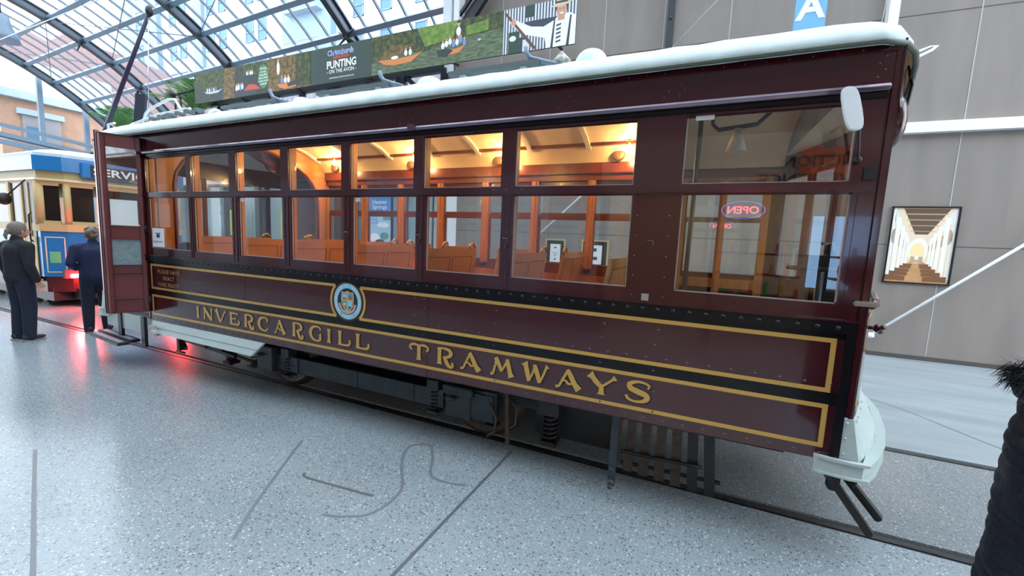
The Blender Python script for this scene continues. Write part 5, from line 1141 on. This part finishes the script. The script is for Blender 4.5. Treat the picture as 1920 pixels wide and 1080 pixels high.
g = MB(); g.add([(-16.1, -3, 4.7), (-16.1, 8.5, 3.6), (-18.5, 8.5, 3.9), (-18.5, -3, 5.0), (-16.1, -3, 4.66), (-16.1, 8.5, 3.56), (-18.5, 8.5, 3.86), (-18.5, -3, 4.96)], [(0, 1, 2, 3), (4, 5, 6, 7), (0, 4, 5, 1), (1, 5, 6, 2), (2, 6, 7, 3), (3, 7, 4, 0)]); g.build('glass_canopy', P('pale blue awning glass', (.35, .45, .52), .25), aw)
for y in (-2.5, 1.0, 8.0):
    g = MB(); g.beam((-16.3, y, 0), (-16.3, y, 3.9), .12, .12); g.build('post', PURL, aw)

# ================================================================ PEOPLE
def remeshed(mb, name, mat, parent, vox=.011, sm=3):
    me = bpy.data.meshes.new('tmp'); me.from_pydata([tuple(v) for v in mb.v], [], mb.f); ob = bpy.data.objects.new('tmp', me); COL.objects.link(ob)
    m = ob.modifiers.new('r', 'REMESH'); m.mode = 'VOXEL'; m.voxel_size = vox; s_ = ob.modifiers.new('s', 'SMOOTH'); s_.factor = .5; s_.iterations = sm
    dg = bpy.context.evaluated_depsgraph_get(); dg.update(); m2 = bpy.data.meshes.new_from_object(ob.evaluated_get(dg)); bpy.data.objects.remove(ob); bpy.data.meshes.remove(me)
    o = MB(); o.v = [v.co.copy() for v in m2.vertices]; o.f = [tuple(p.vertices) for p in m2.polygons]; o.m = [0]*len(o.f); o.sm = [True]*len(o.f); bpy.data.meshes.remove(m2)
    return o.build(name, mat, parent)
def seg(g, pts, rs, flat=None):
    """tapered limb with round joints"""
    for i in range(len(pts)-1):
        g.tube([pts[i], pts[i+1]], [rs[i], rs[i+1]], 12)
    for p, r in zip(pts, rs): g.sph(p, r, n=12, k=8)
def hand(g, w, d, side, s=1):
    """w wrist point, d direction of fingers (unit), side = palm side vector towards thumb"""
    w = Vector(w); d = Vector(d).normalized(); t = Vector(side).normalized(); n = d.cross(t)
    for i, off in enumerate((-.03, -.01, .01, .03)):
        b = w+d*.085*s+t*off*s; l = (.06, .072, .078, .07)[i]*s
        g.tube([w+t*off*.6*s, b], [.013*s, .012*s], 8); g.sph(b, .012*s, n=8, k=6)
        k1 = b+d*l*.5+n*l*.10; k2 = b+d*l*.85+n*l*.35; g.tube([b, k1, k2], [.010*s, .009*s, .007*s], 8); g.sph(k2, .0075*s, n=8, k=6)
    tb = w+d*.03*s+t*.03*s; t1 = tb+d*.035*s+t*.025*s; t2_ = t1+d*.03*s; g.tube([tb, t1, t2_], [.013*s, .011*s, .009*s], 8); g.sph(t2_, .009*s, n=8, k=6)
def person(loc, rot, label, H, jm, tm, arms, legs, hair='short', lean=0, head_turn=0, group=None):
    s = H/1.68; t = thing('person', label, 'person', (0, 0, 0), group)
    def S(p): return (p[0]*s, (p[1]+lean*max(0, p[2]-.9))*s, p[2]*s)
    HC = Vector(S((0, .03, 1.575)))
    g = MB()
    for sd in (-1, 1):
        L_ = legs[0 if sd < 0 else 1]
        seg(g, [S(p) for p in L_], [.082*s, .052*s, .036*s]); g.sph((L_[2][0]*s, L_[2][1]*s+.06*s, .035*s), .04*s, 1, 2.4, .8)
        A = arms[0 if sd < 0 else 1]; seg(g, [S(p) for p in A], [.045*s, .036*s, .025*s])
        d = (Vector(A[2])-Vector(A[1])).normalized(); hand(g, S(A[2]), d, Vector((0, 1, 0))-d*d.y, s)
    seg(g, [S((0, 0, .92)), S((0, 0, 1.1)), S((0, .0, 1.30))], [.11*s, .11*s, .13*s]); seg(g, [S((-.15, 0, 1.37)), S((.15, 0, 1.37))], [.06*s, .06*s]); seg(g, [S((0, 0, 1.38)), S((0, .02, 1.50))], [.052*s, .048*s])
    g.sph(HC, .095*s, .80, .98, 1.12, 16, 12); g.sph(HC+Vector((0, .045, -.055))*s, .055*s, .85, .8, .9)
    g.tube([HC+Vector((0, .092, .01))*s, HC+Vector((0, .115, -.028))*s], [.009*s, .015*s], 8); g.sph(HC+Vector((0, .092, -.055))*s, .012*s, 1.8, .8, .5)
    for sd in (-1, 1): g.sph(HC+Vector((sd*.080, -.005, -.005))*s, .022*s, .4, .8, 1.3, 8, 6)
    b = remeshed(g, 'body', SKIN, t, .008*s, 2)
    for sd in (-1, 1):
        g = MB(); g.sph(HC+Vector((sd*.030, .080, .012))*s, .010*s, 1.2, .6, .7, 8, 6); g.build('eye', INK, b)
    g = MB()
    seg(g, [S((0, 0, .92)), S((0, 0, 1.12)), S((0, 0, 1.28))], [.155*s, .145*s, .150*s]); 
    for sx in (-.06, .06): seg(g, [S((sx, 0, .90)), S((sx, 0, 1.12)), S((sx*1.2, 0, 1.29))], [.125*s, .12*s, .13*s])
    seg(g, [S((-.15, 0, 1.365)), S((0, 0, 1.38)), S((.15, 0, 1.365))], [.075*s, .085*s, .075*s]); seg(g, [S((0, 0, 1.38)), S((0, .0, 1.46))], [.075*s, .065*s])
    for A in arms: seg(g, [S(A[0]), S(A[1]), S((Vector(A[1])*.12+Vector(A[2])*.88))], [.073*s, .058*s, .046*s])
    remeshed(g, 'jacket', jm, t, .012*s, 3)
    g = MB()
    for L_ in legs:
        seg(g, [S(L_[0]), S(L_[1]), S(L_[2])], [.105*s, .080*s, .068*s]); seg(g, [S(L_[2]), (L_[2][0]*s, L_[2][1]*s, .06*s)], [.068*s, .066*s])
    seg(g, [S((-.05, 0, .93)), S((.05, 0, .93))], [.135*s, .135*s]); remeshed(g, 'trousers', tm, t, .012*s, 3)
    for L_ in legs:
        g = MB(); x, y = L_[2][0]*s, L_[2][1]*s; g.sph((x, y+.05*s, .045*s), .05*s, .95, 2.5, .75); g.sph((x, y-.03*s, .06*s), .048*s, .9, 1.1, 1.1); shoe = remeshed(g, 'shoe', SHOE, t, .008*s, 1)
        g = MB(); g.box(x-.042*s, x+.042*s, y-.08*s, y+.16*s, 0, .018*s); g.build('sole', SOLE, shoe, bevel=.006)
    g = MB(); g.sph(HC+Vector((0, -.018, .022))*s, .103*s, .86, .98, 1.08, 16, 12)
    if hair == 'bun': g.sph(HC+Vector((0, -.11, -.01))*s, .035*s); g.tube([HC+Vector((0, -.11, 0))*s, HC+Vector((0, -.14, -.07))*s, HC+Vector((0, -.13, -.13))*s], [.028*s, .022*s, .01*s])
    elif hair == 'fluffy':
        for k in range(40):
            a = random.uniform(0, 2*PI); e = random.uniform(-.5, 1.4); g.sph(HC+Vector((.085*math.cos(a)*math.cos(e), -.03+.088*min(.6, math.sin(a))*math.cos(e), .025+.095*math.sin(e)))*s, .026*s, n=8, k=6)
    # keep the face clear
    hb = remeshed(g, 'hair', HAIRG, t, .009*s, 1)
    me = hb.data; bm = bmesh.new(); bm.from_mesh(me); o = ORG[hb.name]; kill = [v for v in bm.verts if (v.co+o-HC).y > .048*s and (v.co+o-HC).z < .058*s]
    bmesh.ops.delete(bm, geom=kill, context='VERTS'); bm.to_mesh(me); bm.free()
    t.location = loc; t.rotation_euler = (0, 0, rot); return t
LEG = [[(-.085, 0, .90), (-.10, .015, .48), (-.11, -.01, .09)], [(.085, 0, .90), (.10, .015, .48), (.11, -.01, .09)]]
ARM = [[(-.20, 0, 1.36), (-.255, -.03, 1.10), (-.26, .04, .86)], [(.20, 0, 1.36), (.255, -.03, 1.10), (.26, .04, .86)]]
ARM2 = [[(-.20, 0, 1.36), (-.27, -.02, 1.12), (-.17, .16, 1.02)], [(.20, 0, 1.36), (.27, -.02, 1.12), (.17, .16, 1.02)]]
person((-5.12, -.14, 0), math.radians(12), 'woman in black uniform with tied-back grey hair, standing at left in profile', 1.60, P('black uniform cloth', (.010, .011, .018), .85, bump=.4, scale=30), NAVY, ARM, LEG, 'bun')
person((-5.02, .58, 0), math.radians(82), 'person in navy jacket seen from behind, half hidden by the open maroon door', 1.57, NAVY2, NAVY, ARM2, LEG, 'fluffy')
person((-6.35, -.62, 0), math.radians(60), 'person in dark blue jacket cut off by the left frame edge', 1.66, NAVY2, NAVY, ARM2, LEG, 'short')
# person in a quilted coat, right edge, back towards the tram
pc = thing('person', 'person in black quilted coat with fur-trimmed hood, cut off by right frame edge', 'person', (4.18, -1.0, 0))
CX, CY = 4.235, -1.0
g = MB(); HC = Vector((CX+.02, CY, 1.52))
for sd in (-1, 1):
    seg(g, [(CX, CY+sd*.09, .86), (CX+.01, CY+sd*.10, .46), (CX-.01, CY+sd*.10, .09)], [.085, .055, .038]); g.sph((CX+.06, CY+sd*.10, .035), .04, 2.3, 1, .8)
    seg(g, [(CX, CY+sd*.19, 1.30), (CX-.01, CY+sd*.25, 1.04), (CX+.10, CY+sd*.22, .86)], [.045, .036, .026]); hand(g, (CX+.10, CY+sd*.22, .86), (.45, 0, -.9), (.9, 0, .4))
seg(g, [(CX, CY, .90), (CX, CY, 1.25)], [.13, .13]); seg(g, [(CX, CY-.14, 1.31), (CX, CY+.14, 1.31)], [.06, .06]); seg(g, [(CX, CY, 1.3), (CX+.02, CY, 1.45)], [.05, .05])
g.sph(HC, .095, .98, .8, 1.12, 16, 12); g.tube([HC+Vector((.09, 0, .01)), HC+Vector((.115, 0, -.03))], [.009, .015]); g.sph(HC+Vector((.045, 0, -.055)), .055); g.sph(HC+Vector((.092, 0, -.06)), .012, .8, 1.8, .5)
b = remeshed(g, 'body', SKIN, pc, .009, 2)
for sd in (-1, 1):
    g = MB(); g.sph(HC+Vector((.082, sd*.03, .012)), .010, .6, 1.2, .7, 8, 6); g.build('eye', INK, b)
g = MB(); rings = []; N_ = 150
for k in range(N_+1):
    z = .50+.86*k/N_; pr = [(.50, .225, .27), (.75, .212, .265), (.95, .205, .255), (1.15, .205, .255), (1.26, .185, .235), (1.33, .14, .17), (1.37, .09, .10)]
    for (z0, a0, b0), (z1, a1_, b1) in zip(pr, pr[1:]):
        if z0 <= z <= z1+1e-6: f = (z-z0)/(z1-z0); f = f*f*(3-2*f); a = a0+(a1_-a0)*f; b_ = b0+(b1-b0)*f
    rings.append([])
    for j in range(64):
        t = 2*PI*j/64; q_ = abs(math.sin((z+.010*math.sin(3*t))*PI/.044))**.6*.007+.0035*math.sin(7*t+z*22); rings[-1].append((CX+(a+q_)*math.cos(t), CY+(b_+q_)*math.sin(t), z))
g.loft(rings); g.build('coat', PUFF, pc)
for sd in (-1, 1):
    g = MB(); P0, P1, P2 = Vector((CX, CY+sd*.20, 1.31)), Vector((CX-.015, CY+sd*.275, 1.04)), Vector((CX+.09, CY+sd*.25, .86)); pts = []; rs = []
    for k in range(60):
        f = k/59; p = (P0*(1-f)**2+P1*2*f*(1-f)*1.0+P2*f*f); pts.append(p); rs.append((.098-.032*f)*(1 if f > .06 else .8)+.010*abs(math.sin(f*PI*8))**.6)
    g.tube(pts, rs, 20); g.build('sleeve', PUFF, pc)
    g = MB(); seg(g, [(CX, CY+sd*.09, .80), (CX, CY+sd*.10, .12)], [.10, .07]); remeshed(g, 'trouser_leg', NAVY, pc, .014, 2)
    g = MB(); g.sph((CX+.05, CY+sd*.10, .045), .05, 2.4, .95, .85); g.build('shoe', SHOE, pc)
g = MB(); g.sph((CX-.11, CY, 1.315), .14, .85, 1.25, .55); hd = g.build('hood', PUFF, pc)
g = MB(); random.seed(11)
for k in range(5200):
    t = random.uniform(0, 2*PI); u = random.gauss(0, 1); c = Vector((CX-.085+.135*math.cos(t), CY+.18*math.sin(t), 1.33+.035*math.cos(t*1)*-.4))
    d = Vector((math.cos(t)*random.uniform(.2, 1.3), math.sin(t)*random.uniform(.2, 1.3), random.uniform(-1, 1))).normalized(); c += Vector((random.gauss(0, .012), random.gauss(0, .012), random.gauss(0, .014))); L_ = random.uniform(.018, .042); w = d.cross(Vector((.3, .2, 1))).normalized()*.0016
    e = c+d*L_+Vector((0, 0, -.01)); g.add([c-w, c+w, e], [(0, 1, 2)])
f_ = g.build('fur_trim', FUR, hd, fix=False); tag(f_, kind='stuff')
g = MB(); g.sph(HC+Vector((-.018, 0, .02)), .105, .98, .86, 1.08); remeshed(g, 'hair', P('dark brown hair', (.03, .018, .012), .5), pc, .01, 1)
